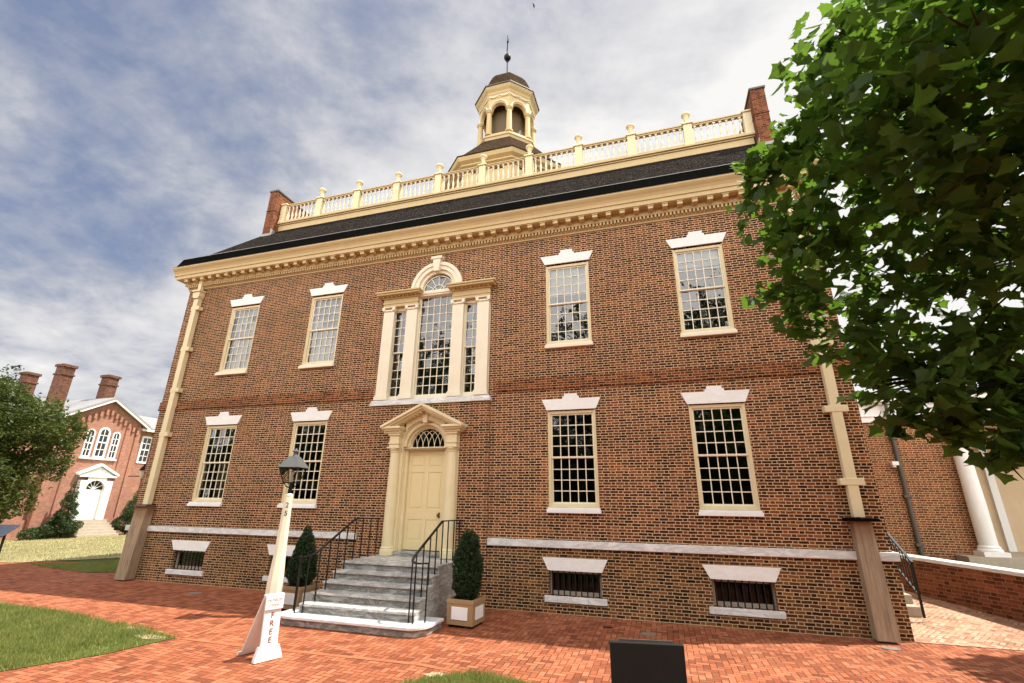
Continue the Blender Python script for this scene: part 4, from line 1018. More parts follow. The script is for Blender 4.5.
def planter(x, y, rz, label, shrub_label, seed, hz, pan):
    t = thing('planter_box', label, 'planter', (x, y, 0), 'planters beside the marble steps')
    rot = Matrix.Translation((x, y, 0)) @ Matrix.Rotation(rz, 4, 'Z')
    h = 0.25
    def tr(mb): mb.v = [rot @ v for v in mb.v]; return mb
    b = MB()
    for s in (-1, 1): b.box(s * h, s * (h - 0.03), -h, h, 0.035, 0.43); b.box(-h + 0.03, h - 0.03, s * h, s * (h - 0.03), 0.0355, 0.4295)
    b.box(-h + 0.03, h - 0.03, -h + 0.03, h - 0.03, 0.04, 0.06)
    for s in (-1, 1):
        b.box(s * (h + 0.012), s * (h + 0.0005), -h, h, 0.36, 0.43)
        b.box(-h - 0.012, h + 0.012, s * (h + 0.012), s * (h + 0.0005), 0.361, 0.4305)
    tr(b).build('box', 'tan_planter', t, 0.005)
    for a_ in range(4):
        p = MB(); p.box(-0.155, 0.155, -h - 0.014, -h - 0.001, 0.12, 0.315); p.v = [rot @ (Matrix.Rotation(a_ * math.pi / 2, 4, 'Z') @ v) for v in p.v]; p.build('panel', 'white_paint', t, 0.003)
    for sx in (-1, 1):
        for sy in (-1, 1): f_ = MB(); f_.box(sx * (h - 0.03), sx * (h - 0.10), sy * (h - 0.03), sy * (h - 0.10), 0.0, 0.034); tr(f_).build('foot', 'black_iron', t)
    s_ = MB(); s_.box(-h + 0.031, h - 0.031, -h + 0.031, h - 0.031, 0.30, 0.37); tr(s_).build('soil', 'soil', t)
    sh = thing('evergreen_shrub', shrub_label, 'shrub', (x, y, 0.37), 'clipped evergreens in the planters')
    MB().tube([(x, y, 0.33), (x, y, 0.62)], [0.022, 0.018], 7).build('stem', 'bark', sh)
    rnd = random.Random(seed); mb = MB(); H = hz
    def rad(z):
        t = max(0.0, min(1.0, (z - 0.40) / H))
        return 0.285 * min(1.0, (0.55 + 2.2 * t)) * (max(0.0, 1 - t ** 3.2)) ** 0.55 if pan == 0 else 0.275 * min(1.0, 0.6 + 2.4 * t) * (max(0.0, 1 - t ** 2.0)) ** 0.75
    def ins(p):
        r = math.hypot(p.x - x, p.y - y); a_ = math.atan2(p.y - y, p.x - x)
        k = 1 + 0.22 * mnoise.noise(Vector((math.cos(a_) * 1.6, math.sin(a_) * 1.6, p.z * 4 + seed))) + 0.10 * mnoise.noise(Vector((p.x * 14, p.y * 14, p.z * 14)))
        R_ = rad(p.z) * k
        return r < R_ and (r > R_ * 0.45 or rnd.random() < 0.3)
    leafcloud(mb, 15000, ins, (x - .42, x + .42, y - .42, y + .42, 0.40, 0.42 + H), 0.045, rnd, 0.0, out=lambda p: Vector((p.x - x, p.y - y, 0.22)) * 2.2)
    mb.build('foliage', 'cedar_leaf', sh, normals=False)
planter(1.73, -1.42, R(-5), 'tan planter box with white panels right of the marble steps', 'dense rounded columnar evergreen in the planter right of the steps', 3, 1.16, 0)
planter(-1.86, -1.40, R(-6), 'tan planter box left of the marble steps, behind the lamp post', 'tapering evergreen in the planter left of the steps', 11, 1.17, 1)

# ------------------------------------------------------------------ lamp post
LX, LY = -1.90, -2.05
lamp = thing('street_lamp', 'cream tapered wooden lamp post with an old iron and glass lantern', 'street lamp', (LX, LY, 0))
LN = R(14)
def sq(mb, prof, rot=LN): return mb.lathe(LX, LY, [(r * math.sqrt(2), z) for r, z in prof], 4, math.pi / 4 + rot)
pp = MB(); pp.lathe(LX, LY, [(0.155, 0.0), (0.150, 0.55), (0.135, 0.75), (0.115, 1.0), (0.106, 1.2), (0.080, 2.10), (0.086, 2.12), (0.05, 2.15)], 8, LN)
pp.build('post', 'pale_cream', lamp)
br = MB(); br.lathe(LX, LY, [(0.045, 2.13), (0.045, 2.22), (0.03, 2.24), (0.022, 2.30), (0.03, 2.32)], 10)
for k in range(4):
    a_ = LN + math.pi / 4 + k * math.pi / 2; br.tube([(LX, LY, 2.24), (LX + 0.10 * math.cos(a_), LY + 0.10 * math.sin(a_), 2.27), (LX + 0.175 * math.cos(a_), LY + 0.175 * math.sin(a_), 2.335)], 0.010, 6)
br.grow().build('bracket', 'black_iron', lamp)
lan = MB()
for k in range(4):
    a_ = LN + math.pi / 4 + k * math.pi / 2
    lan.bar((LX + 0.18 * math.cos(a_), LY + 0.18 * math.sin(a_), 2.33), (LX + 0.335 * math.cos(a_), LY + 0.335 * math.sin(a_), 2.60), 0.018)
    b_ = a_ + math.pi / 2
    for r_, z in ((0.18, 2.335), (0.335, 2.595)): lan.bar((LX + r_ * math.cos(a_), LY + r_ * math.sin(a_), z), (LX + r_ * math.cos(b_), LY + r_ * math.sin(b_), z), 0.020)
lantern = lan.grow().build('lantern', 'black_iron', lamp)
gl = MB()
for k in range(4):
    a_ = LN + math.pi / 4 + k * math.pi / 2; b_ = a_ + math.pi / 2
    gl.quad((LX + .175 * math.cos(a_), LY + .175 * math.sin(a_), 2.34), (LX + .175 * math.cos(b_), LY + .175 * math.sin(b_), 2.34), (LX + .33 * math.cos(b_), LY + .33 * math.sin(b_), 2.59), (LX + .33 * math.cos(a_), LY + .33 * math.sin(a_), 2.59))
gl.grow().build('lantern_glass', 'cellar_glass', lantern, normals=False)
rr = MB(); sq(rr, [(0.275, 2.600), (0.270, 2.612), (0.17, 2.72), (0.095, 2.80), (0.075, 2.805)]); rr.lathe(LX, LY, [(0.075, 2.80), (0.055, 2.83), (0.05, 2.88), (0.085, 2.89), (0.08, 2.905), (0.03, 2.93), (0.02, 2.955)], 12)
rr.grow().build('lantern_roof', 'lantern_metal', lantern)
MB().lathe(LX, LY, [(0.035, 2.34), (0.035, 2.44), (0.02, 2.46), (0.05, 2.50), (0.05, 2.53), (0.02, 2.56)], 10).grow().build('burner', 'pale_cream', lantern)
vd = (CAM - Vector((LX, LY, CAM.z))); va = math.atan2(vd.y, vd.x)
for ch, z in (('2', 1.93), ('5', 1.78)):
    rz = LN + math.pi / 8 - math.pi / 4 * 3
    rz = round((va - LN - math.pi / 8) / (math.pi / 4)) * math.pi / 4 + LN + math.pi / 8
    rad = (0.080 + (2.10 - z) * 0.0289) * math.cos(math.pi / 8) + 0.003
    text_mesh('number', ch, 0.135, 'letter_black', lamp, Matrix.Translation((LX + rad * math.cos(rz), LY + rad * math.sin(rz), z)) @ Matrix.Rotation(rz + math.pi / 2, 4, 'Z') @ Matrix.Rotation(math.pi / 2, 4, 'X'), 0.002)

# ------------------------------------------------------------------ A-frame sign
SX, SY = -0.06, -4.02
sgn = thing('sandwich_board', 'white folding A-frame sign with red letters FREE on the brick paving', 'sign', (SX, SY, 0))
# axis of the fold is horizontal; front leaf faces the camera's right, rear leaf splays left
ax = Vector((0.37, 0.93, 0)).normalized(); nf = Vector((ax.y, -ax.x, 0))         # along the fold / facing
S0 = Vector((-0.11, -4.05, 0))
def sp(u, v, z): return S0 + ax * u + nf * v + Vector((0, 0, z))
def leaf(mb, u0, u1, vt, vb, z0, z1, th):
    # leaf between (v=vb at z0) and (v=vt at z1)
    vs = []
    for dv_ in (0, -th):
        vs += [sp(u0, vb + dv_, z0), sp(u1, vb + dv_, z0), sp(u1, vt + dv_, z1), sp(u0, vt + dv_, z1)]
    mb.add(vs, [(0, 1, 2, 3), (7, 6, 5, 4), (0, 4, 5, 1), (1, 5, 6, 2), (2, 6, 7, 3), (3, 7, 4, 0)])
a_ = MB(); leaf(a_, -0.115, 0.115, 0.005, 0.05, 0.16, 0.76, 0.03); a_.build('front_leaf', 'sign_board', sgn, 0.004)
a_ = MB(); vs = []
for dv_ in (0.02, -0.05): vs += [sp(-0.19, 0.075 + dv_, 0.0), sp(0.19, 0.075 + dv_, 0.0), sp(0.185, 0.065 + dv_, 0.035), sp(0.135, 0.05 + dv_, 0.17), sp(-0.135, 0.05 + dv_, 0.17), sp(-0.185, 0.065 + dv_, 0.035)]
a_.add(vs, [(0, 1, 2, 3, 4, 5), (11, 10, 9, 8, 7, 6)] + [(i, i + 6, (i + 1) % 6 + 6, (i + 1) % 6) for i in range(6)]); a_.build('foot', 'sign_board', sgn, 0.004)
a_ = MB(); leaf(a_, -0.14, 0.14, -0.035, -0.43, 0.05, 0.75, -0.028); a_.build('rear_leaf', 'sign_board', sgn, 0.004)
a_ = MB(); leaf(a_, -0.18, 0.18, -0.43, -0.455, 0.0, 0.0495, -0.03); a_.build('foot', 'sign_board', sgn, 0.004)
a_ = MB(); leaf(a_, -0.125, 0.125, 0.028, 0.040, 0.60, 0.775, 0.022); a_.build('header_board', 'sign_board', sgn, 0.004)
a_ = MB(); a_.bar(sp(-0.13, -0.02, 0.778), sp(0.13, -0.02, 0.778), 0.07, 0.02); a_.build('top_cap', 'sign_board', sgn, 0.005)
face = Matrix((ax.to_4d(), Vector((0, 0, 1, 0)), nf.to_4d(), Vector((0, 0, 0, 1)))).transposed(); face[3][3] = 1
for c_ in range(3): face[3][c_] = 0
def txt(ch, u, z, v, size, mat): 
    mw = face.copy(); p = sp(u, v, z); mw[0][3], mw[1][3], mw[2][3] = p.x, p.y, p.z; text_mesh('lettering', ch, size, mat, sgn, mw, 0.0015)
for i, ch in enumerate('FREE'):
    z = 0.525 - i * 0.098; txt(ch, 0.0, z, 0.005 + 0.045 * (0.76 - z) / 0.60 + 0.003, 0.105, 'letter_red')
txt('MUSEUM', 0.0, 0.722, 0.0355, 0.052, 'letter_grey'); txt('OPEN', 0.0, 0.655, 0.0395, 0.056, 'letter_grey')

# ------------------------------------------------------------------ black panel at the front edge
pn = thing('information_panel', 'black low information panel standing at the front edge of the paving', 'panel', (4.93, -4.55, 0))
X0_, X1_ = 4.66, 5.32
def pv(u, v, z):     # slightly turned slab
    d = Vector((0.985, 0.17, 0)); n_ = Vector((0.17, -0.985, 0)); return Vector((4.93, -4.55, 0)) + d * u + n_ * v + Vector((0, 0, z))
a_ = MB(); q = [pv(u, v, z) for v in (0.045, -0.03) for u, z in ((-0.36, 0.10), (0.36, 0.10), (0.36, 0.735), (-0.36, 0.735))]
a_.add(q, [(0, 1, 2, 3), (7, 6, 5, 4), (0, 4, 5, 1), (1, 5, 6, 2), (2, 6, 7, 3), (3, 7, 4, 0)]); a_.build('board', 'black_panel', pn, 0.006)
a_ = MB(); q = [pv(u, v, z) for v in (-0.04, -0.055) for u, z in ((-0.26, 0.16), (0.27, 0.16), (0.27, 0.745), (-0.26, 0.745))]
a_.add(q, [(0, 1, 2, 3), (7, 6, 5, 4), (0, 4, 5, 1), (1, 5, 6, 2), (2, 6, 7, 3), (3, 7, 4, 0)]); a_.build('backing_plate', 'dark_pipe', pn)
for u in (-0.25, 0.25): a_ = MB(); a_.tube([pv(u, 0.0, 0.0), pv(u, 0.0, 0.12)], 0.025, 8); a_.build('leg', 'black_iron', pn)

# ------------------------------------------------------------------ lids in the paving
for (x, y, rx, ry, lab) in ((4.80, -0.96, 0.13, 0.10, 'round iron utility cover in the shaded paving near the middle basement window'), (-5.12, -0.86, 0.17, 0.12, 'round iron utility cover in the paving near the left corner'), (8.35, -0.55, 0.13, 0.09, 'small round utility cover in the paving by the right downspout')):
    m = MB(); n = 20
    m.prism_z([(x + rx * math.cos(6.2832 * k / n), y + ry * math.sin(6.2832 * k / n)) for k in range(n)], -0.012, 0.002)
    tag(m.build('utility_cover', 'iron_cover'), lab, 'cover', 'covers in the paving')
m = MB(); m.box(4.04, 4.20, -0.77, -0.69, -0.012, 0.001); tag(m.build('drain_grate', 'black_iron'), 'small dark drain grate in the shaded paving', 'drain')

# ------------------------------------------------------------------ right: side steps, ramp, low wall, wing
SLP = 0.083
rp = MB(); pts = [(8.80, -0.0), (10.4, 0.02), (16, 0.05), (16, 4.0), (13, 4.6), (9.8, 6.6), (8.80, 6.6)]
rp.add([(x, y, max(0.0, SLP * (y - 0.02)) - 0.003) for x, y in pts], [tuple(range(len(pts)))])
structure(rp.build('walkway', 'tan_paving', normals=False))
st = thing('side_steps', 'pale stone steps with a black iron railing along the right side wall', 'steps', (9.2, 1.5, 0.12))
for k in range(7):
    s = MB(); y = 1.42 + 0.27 * k; s.box(W + 0.075, 9.62, y, 3.45, 0.02 + (0.16 * k if k else 0.0), 0.13 + 0.155 * (k + 1) - 0.001 * k) if k == 0 else s.box(W + 0.075, 9.62, y, 3.45, 0.13 + 0.155 * k, 0.13 + 0.155 * (k + 1)); s.build('step', 'concrete', st, 0.006)
MB().box(W + 0.075, 9.62, 3.451, 4.6, 0.0, 1.215).build('landing', 'concrete', st)
rl = MB(); xr = 9.52; sl_ = 0.574
def rz_(y): return 1.07 + (y - 1.08) * sl_
rl.bar((xr, 1.08, rz_(1.08)), (xr, 3.0, rz_(3.0)), 0.04, 0.03); rl.bar((xr, 1.15, rz_(1.15) - 0.56), (xr, 3.0, rz_(3.0) - 0.56), 0.03, 0.02); rl.bar((xr, 1.12, rz_(1.12) - 0.09), (xr, 3.0, rz_(3.0) - 0.09), 0.02, 0.015)
for k in range(18): y = 1.20 + k * 0.105; rl.bar((xr, y, rz_(y) - 0.55), (xr, y, rz_(y) - 0.02), 0.014)
rl.bar((xr, 1.12, 0.16), (xr, 1.12, rz_(1.12)), 0.034); rl.bar((xr, 2.95, 1.0), (xr, 2.95, rz_(2.95)), 0.03)
rl.build('railing', 'black_iron', st)

wl = thing('low_brick_wall', 'low brown brick wall with a pale stone coping beside the tan walkway', 'wall', (11.0, 1.8, 0))
A, B = Vector((9.55, 4.67, 0)), Vector((12.9, -2.03, 0)); dA = (B - A).normalized(); nA = Vector((-dA.y, dA.x, 0))   # nA points away from camera side
if nA.x < 0: nA = -nA
def wt(p): t = (p - A).length / (B - A).length; return 0.985 - 0.20 * t
mb = MB(); n = 8
for i in range(n):
    p, q = A.lerp(B, i / n), A.lerp(B, (i + 1) / n)
    mb.add([p, q, q + nA * .3, p + nA * .3, p + Vector((0, 0, wt(p))), q + Vector((0, 0, wt(q))), q + nA * .3 + Vector((0, 0, wt(q))), p + nA * .3 + Vector((0, 0, wt(p)))], [(0, 1, 5, 4), (3, 7, 6, 2), (4, 5, 6, 7), (0, 4, 7, 3) if i == 0 else (1, 2, 6, 5)])
mb.build('brickwork', 'chimney_brick', wl, normals=False)
mb = MB()
p, q = A, B; h_ = 0.07
mb.add([p - nA * .03 + Vector((0, 0, wt(p) + .001)), q - nA * .03 + Vector((0, 0, wt(q) + .001)), q + nA * .33 + Vector((0, 0, wt(q) + .001)), p + nA * .33 + Vector((0, 0, wt(p) + .001)),
        p - nA * .03 + Vector((0, 0, wt(p) + h_)), q - nA * .03 + Vector((0, 0, wt(q) + h_)), q + nA * .33 + Vector((0, 0, wt(q) + h_)), p + nA * .33 + Vector((0, 0, wt(p) + h_))], [(0, 3, 2, 1), (4, 5, 6, 7), (0, 1, 5, 4), (1, 2, 6, 5), (2, 3, 7, 6), (3, 0, 4, 7)])
mb.build('coping', 'trim_marble', wl, 0.008)

wing = thing('brick_wing', 'brick wing with white entablature and a tall white porch column', 'building', (13, 8.0, 0))
YW = 8.0
mb = MB(); mb.box(8.9, 13.93, YW, 14, 0, 4.62); mb.build('wall', 'wing_brick', wing)
MB().box(13.94, 22, 9.9, 14, 0, 4.62).build('stucco_wall', 'stucco', wing)
mb = MB(); mb.box(8.9, 22, YW - 0.04, 14, 4.621, 4.80); mb.box(8.9, 22, YW - 0.08, 14, 4.801, 4.84); mb.box(8.9, 22, YW - 0.03, 14, 4.841, 5.18); mb.box(8.9, 22, YW - 0.12, 14, 5.181, 5.26); mb.box(8.9, 22, YW - 0.26, 14, 5.261, 5.40); mb.box(8.9, 22, YW - 0.32, 14, 5.401, 5.50)
mb.build('entablature', 'white_paint', wing, 0.006)
MB().prism_x([(YW - 0.34, 5.505), (14, 5.505), (11, 6.2)], 8.9, 22).build('roof', 'dark_pipe', wing)
MB().box(13.3, 22, 7.35, 9.9, 0.0, 0.72).box(13.5, 22, 7.1, 7.349, 0.0, 0.45).build('porch_floor', 'concrete', wing, 0.008)
for cx in (14.05, 16.6, 19.2):
    c = MB(); c.box(cx - 0.30, cx + 0.30, 7.48, 8.08, 0.721, 0.84); c.lathe(cx, 7.78, [(0.28, 0.841), (0.29, 0.88), (0.25, 0.93), (0.26, 0.96), (0.215, 1.0), (0.215, 2.2), (0.18, 4.36), (0.21, 4.40), (0.19, 4.44), (0.24, 4.52)], 24); c.box(cx - 0.26, cx + 0.26, 7.54, 8.02, 4.521, 4.62)
    c.build('column', 'white_paint', wing)
pp = MB(); pp.tube([(12.45, YW - 0.07, 0.6), (12.45, YW - 0.07, 4.45)], 0.06, 10); pp.prism_y([(12.38, 4.35), (12.52, 4.35), (12.62, 4.55), (12.62, 4.66), (12.28, 4.66), (12.28, 4.55)], YW - 0.18, YW - 0.01); pp.tube([(12.45, YW - 0.10, 4.66), (12.43, YW - 0.2, 5.2)], 0.05, 8)
for z in (2.33, 4.1, 0.95): pp.box(12.35, 12.55, YW - 0.15, YW - 0.005, z - 0.04, z + 0.04)
pp.build('downpipe', 'dark_pipe', wing)
sc_ = MB(); sc_.tube([(12.28, YW, 3.30), (12.28, YW - 0.12, 3.30)], 0.025, 8); sc_.box(12.20, 12.37, YW - 0.26, YW - 0.12, 3.25, 3.36); sc_.lathe(12.26, YW - 0.18, [(0.02, 3.17), (0.055, 3.20), (0.06, 3.249)], 10)
sc_.build('security_camera', 'white_paint', wing)
sg_ = MB(); sg_.box(16.0, 16.5, 9.86, 9.898, 2.6, 3.3); 
MB().box(15.55, 15.75, 9.80, 9.899, 0.721, 4.61).build('door_casing', 'white_paint', wing)

# wall lantern on the far left corner
wln = thing('wall_lantern', 'small black lantern on a bracket at the left corner of the brick house', 'lantern', (-9.2, 0.23, 2.5))
m = MB(); m.bar((-8.86, 0.23, 2.62), (-9.75, 0.23, 2.62), 0.025); m.tube([(-8.87, 0.25, 1.85), (-8.93, 0.23, 2.2), (-9.2, 0.23, 2.55)], 0.02, 6); m.build('bracket', 'black_iron', wln)
m = MB(); m.lathe(-9.2, 0.23, [(0.05, 2.54), (0.07, 2.57), (0.11, 2.78)], 4, 0.3); m.build('glass', 'pale_cream', wln)
m = MB(); m.lathe(-9.2, 0.23, [(0.15, 2.781), (0.10, 2.86), (0.04, 2.92), (0.03, 2.96)], 4, 0.3); m.build('cap', 'black_iron', wln)

# wayside panel at the far left edge
wy = thing('wayside_exhibit', 'slanted dark blue exhibit panel at the far left edge of the lawn', 'panel', (-17.3, 1.5, gh(-17.3)))
zb = gh(-17.3)
m = MB(); m.add([(-17.55, 1.1, zb + 0.78), (-16.8, 1.45, zb + 0.78), (-17.05, 2.0, zb + 1.12), (-17.8, 1.65, zb + 1.12), (-17.55, 1.1, zb + 0.84), (-16.8, 1.45, zb + 0.84), (-17.05, 2.0, zb + 1.18), (-17.8, 1.65, zb + 1.18)], [(0, 3, 2, 1), (4, 5, 6, 7), (0, 1, 5, 4), (1, 2, 6, 5), (2, 3, 7, 6), (3, 0, 4, 7)]); m.build('panel', 'slate_blue', wy, 0.01)
for p in ((-17.55, 1.45), (-17.05, 1.65)): MB().tube([(p[0], p[1], zb), (p[0], p[1], zb + 0.95)], 0.04, 8).build('leg', 'black_iron', wy)

# ------------------------------------------------------------------ far red brick building (its front looks towards +x)
FX = -30.0; FZ = gh(FX)
far = thing('red_brick_building', 'sunlit red brick building with a gabled front, white arched door and tall chimneys', 'building', (FX, 12, FZ))
YC = 12.1; GHW = 2.05     # gable pavilion centre / half-width
def fxpoly(mb, poly, x0, x1): return mb.prism_x(poly, x0, x1)
m = MB(); m.prism_x([(9.4, FZ), (14.2, FZ), (14.2, 6.9), (YC - 0.2, 8.2), (9.4, 6.9)], FX - 9, FX); m.build('pavilion_wall', 'far_brick', far)
m = MB(); m.box(FX - 10, FX - 0.35, 3.0, 9.39, FZ, 6.75); m.box(FX - 10, FX - 0.35, 14.21, 24, FZ, 6.75); m.build('wall', 'far_brick', far)
# pilaster strips and base
m = MB()
for y in (9.40, 10.30, 13.25, 13.95): m.box(FX - 0.02, FX + 0.09, y, y + 0.28, FZ, 6.7)
for y in (4.0, 6.2, 8.2, 15.4, 17.5): m.box(FX - 0.37, FX - 0.26, y, y + 0.3, FZ, 6.6)
m.build('pilasters', 'far_brick', far)
for x0_, x1_, ya_, yb2 in ((0.001, 0.13, 9.38, 11.0), (0.001, 0.13, 13.1, 14.25), (-0.349, -0.2, 3, 9.37)): MB().box(FX + x0_, FX + x1_, ya_, yb2, FZ, 0.68).build('base', 'far_brick', far)
# corbel table along the rakes
for k in range(14):
    m = MB(); t = k / 13 * 2 - 1; y = YC - 0.2 + t * 2.1; z = 7.35 - abs(t) * 1.15
    m.box(FX - 0.01, FX + 0.14, y - 0.075, y + 0.075, z - 0.05, z + 0.28); m.box(FX - 0.01, FX + 0.08, y - 0.05, y + 0.05, z - 0.18, z - 0.05); m.build('corbel', 'far_brick', far)
# roof planes
m = MB(); yc = YC - 0.2; zr = 8.42
for s in (-1, 1):
    y1_ = yc + s * 2.75; m.add([(FX + 0.35, yc, zr), (FX + 0.35, y1_, zr - 1.60), (FX - 9, y1_, zr - 1.60), (FX - 9, yc, zr), (FX + 0.35, yc, zr - 0.16), (FX + 0.35, y1_, zr - 1.76), (FX - 9, y1_, zr - 1.76), (FX - 9, yc, zr - 0.16)], [(0, 1, 2, 3), (4, 7, 6, 5), (0, 4, 5, 1), (1, 5, 6, 2), (2, 6, 7, 3)])
m.add([(FX + 0.05, 14.3, 6.76), (FX + 0.05, 24, 6.76), (FX - 5, 24, 8.3), (FX - 5, 14.3, 8.3), (FX + 0.05, 14.3, 6.62), (FX + 0.05, 24, 6.62)], [(0, 1, 2, 3), (4, 5, 1, 0)])
m.add([(FX + 0.05, 3, 6.76), (FX + 0.05, 9.3, 6.76), (FX - 5, 9.3, 8.3), (FX - 5, 3, 8.3), (FX + 0.05, 3, 6.62), (FX + 0.05, 9.3, 6.62)], [(0, 1, 2, 3), (4, 5, 1, 0)])
m.build('roof', 'far_roof', far)
m = MB()
for s in (-1, 1): m.bar((FX + 0.30, yc, zr - 0.20), (FX + 0.30, yc + s * 2.72, zr - 1.78), 0.10, 0.12)
m.bar((FX + 0.0, 14.3, 6.58), (FX + 0.0, 24, 6.58), 0.12, 0.14); m.build('eave_trim', 'white_paint', far)
# chimneys
for (x_, y_, zt_) in ((FX - 1.5, 12.3, 9.95), (FX - 2.2, 9.95, 10.15), (FX - 6, 10.1, 9.9)):
    m = MB(); m.box(x_ - 0.36, x_ + 0.36, y_ - 0.34, y_ + 0.34, 6.5, zt_); m.box(x_ - 0.42, x_ + 0.42, y_ - 0.40, y_ + 0.40, zt_ - 0.55, zt_ - 0.45)
    ch = m.build('chimney', 'far_chimney_brick', far); MB().box(x_ - 0.44, x_ + 0.44, y_ - 0.42, y_ + 0.42, zt_ + 0.001, zt_ + 0.17).build('cap', 'far_chimney_brick', ch)
# triple arched windows
def far_window(y0_, y1_, z0_, z1_, arched=True):
    c = (y0_ + y1_) / 2; r_ = (y1_ - y0_) / 2; zs = z1_ - (r_ if arched else 0)
    def pf(k): # outline in (y,z) scaled
        a0_ = [(c - r_ * k, z0_ + (1 - k) * r_), (c + r_ * k, z0_ + (1 - k) * r_)]
        if arched: a0_ += [(c + r_ * k * math.cos(math.pi * i / 10), zs + r_ * k * math.sin(math.pi * i / 10)) for i in range(11)]
        else: a0_ += [(c + r_ * k, z1_ - (1 - k) * r_), (c - r_ * k, z1_ - (1 - k) * r_)]
        return a0_
    m = MB(); o_, i_ = pf(1.0), pf(0.68); n_ = len(o_); xq = FX + 0.05
    for k in range(n_): k2 = (k + 1) % n_; m.quad((xq, *o_[k]), (xq, *o_[k2]), (xq, *i_[k2]), (xq, *i_[k])); m.quad((xq, *o_[k]), (xq, *o_[k2]), (FX - .02, *o_[k2]), (FX - .02, *o_[k])); m.quad((xq, *i_[k]), (xq, *i_[k2]), (FX + .005, *i_[k2]), (FX + .005, *i_[k]))
    zm = (z0_ + z1_) / 2; m.box(FX + 0.006, FX + 0.04, c - r_ * .68, c + r_ * .68, zm - 0.04, zm + 0.04); m.box(FX + 0.006, FX + 0.03, c - 0.02, c + 0.02, z0_ + 0.1, z1_ - 0.15)
    for q_ in (0.27, 0.73): zq = z0_ + (z1_ - z0_) * q_; m.box(FX + 0.006, FX + 0.03, c - r_ * .68, c + r_ * .68, zq - 0.02, zq + 0.02)
    w_ = m.build('window', 'white_paint', far, normals=False)
    m = MB(); m.add([(FX + 0.008, *p) for p in pf(0.69)], [tuple(range(len(pf(0.69))))]); m.build('pane', 'old_glass', w_, normals=False)
    m = MB(); m.add([(FX + 0.004, *p) for p in pf(0.69)], [tuple(range(len(pf(0.69))))]); m.build('blind', 'dark_inside', w_, normals=False)  # dark sheet stands in for the unlit room behind the pane
far_window(10.95, 11.45, 4.42, 6.2); far_window(11.62, 12.33, 4.42, 6.4); far_window(12.50, 13.0, 4.42, 6.2)
m = MB(); m.box(FX - 0.01, FX + 0.12, 10.85, 13.1, 4.30, 4.415); m.build('sill', 'trim_marble', far)
FX2 = FX; FX = FX - 0.35; far_window(14.7, 15.5, 4.3, 6.2, False); FX = FX2
# door with white arched surround
ds = MB(); DC = 12.2
ds.box(FX, FX + 0.30, DC - 0.95, DC - 0.55, 0.62, 3.0); ds.box(FX, FX + 0.30, DC + 0.55, DC + 0.95, 0.62, 3.0)
ds.v += []; b = len(ds.v)
sur = ds.build('door_surround', 'white_paint', far)
m = MB(); pts = []
for i in range(13): a_ = math.pi * i / 12; pts.append((DC + 0.56 * math.cos(a_), 2.45 + 0.56 * math.sin(a_)))
for i in range(12):
    (ya, za), (yb_, zb_) = pts[i], pts[i + 1]; m.quad((FX + .25, ya, za), (FX + .25, ya, 3.3), (FX + .25, yb_, 3.3), (FX + .25, yb_, zb_)); m.quad((FX + .25, ya, za), (FX + .25, yb_, zb_), (FX + .05, yb_, zb_), (FX + .05, ya, za))
m.build('door_arch', 'white_paint', far, normals=False)
MB().prism_x([(DC - 1.0, 3.301), (DC + 1.0, 3.301), (DC, 3.86)], FX + 0.002, FX + 0.22).build('tympanum', 'white_paint', far)
MB().box(FX + 0.002, FX + 0.32, DC - 1.1, DC + 1.1, 3.20, 3.30).build('door_cornice', 'white_paint', far)
for s in (-1, 1): MB().prism_x([(DC + s * 1.2, 3.302), (DC, 3.92), (DC, 4.06), (DC + s * 1.2, 3.43)], FX + 0.003, FX + 0.34).build('raking_cornice', 'white_paint', far)
MB().box(FX + 0.001, FX + 0.08, DC - 0.55, DC + 0.55, 0.62, 2.44).build('door', 'white_paint', far)
m = MB(); m.add([(FX + 0.06, *p) for p in pts], [tuple(range(len(pts)))]); fg = m.build('fanlight', 'dark_inside', far, normals=False)
m = MB()
for k in range(1, 6): a_ = math.pi * k / 6; m.bar((FX + .07, DC, 2.45), (FX + .07, DC + .55 * math.cos(a_), 2.45 + .55 * math.sin(a_)), 0.035)
m.build('fan_bars', 'white_paint', far)
for k in range(6):
    s = MB(); s.box(FX + 0.131, FX + 1.75 - 0.27 * k, DC - 1.2, DC + 1.15, FZ + 0.16 * k + (0.001 if k else 0), FZ + 0.16 * (k + 1)); s.build('step', 'concrete', far)

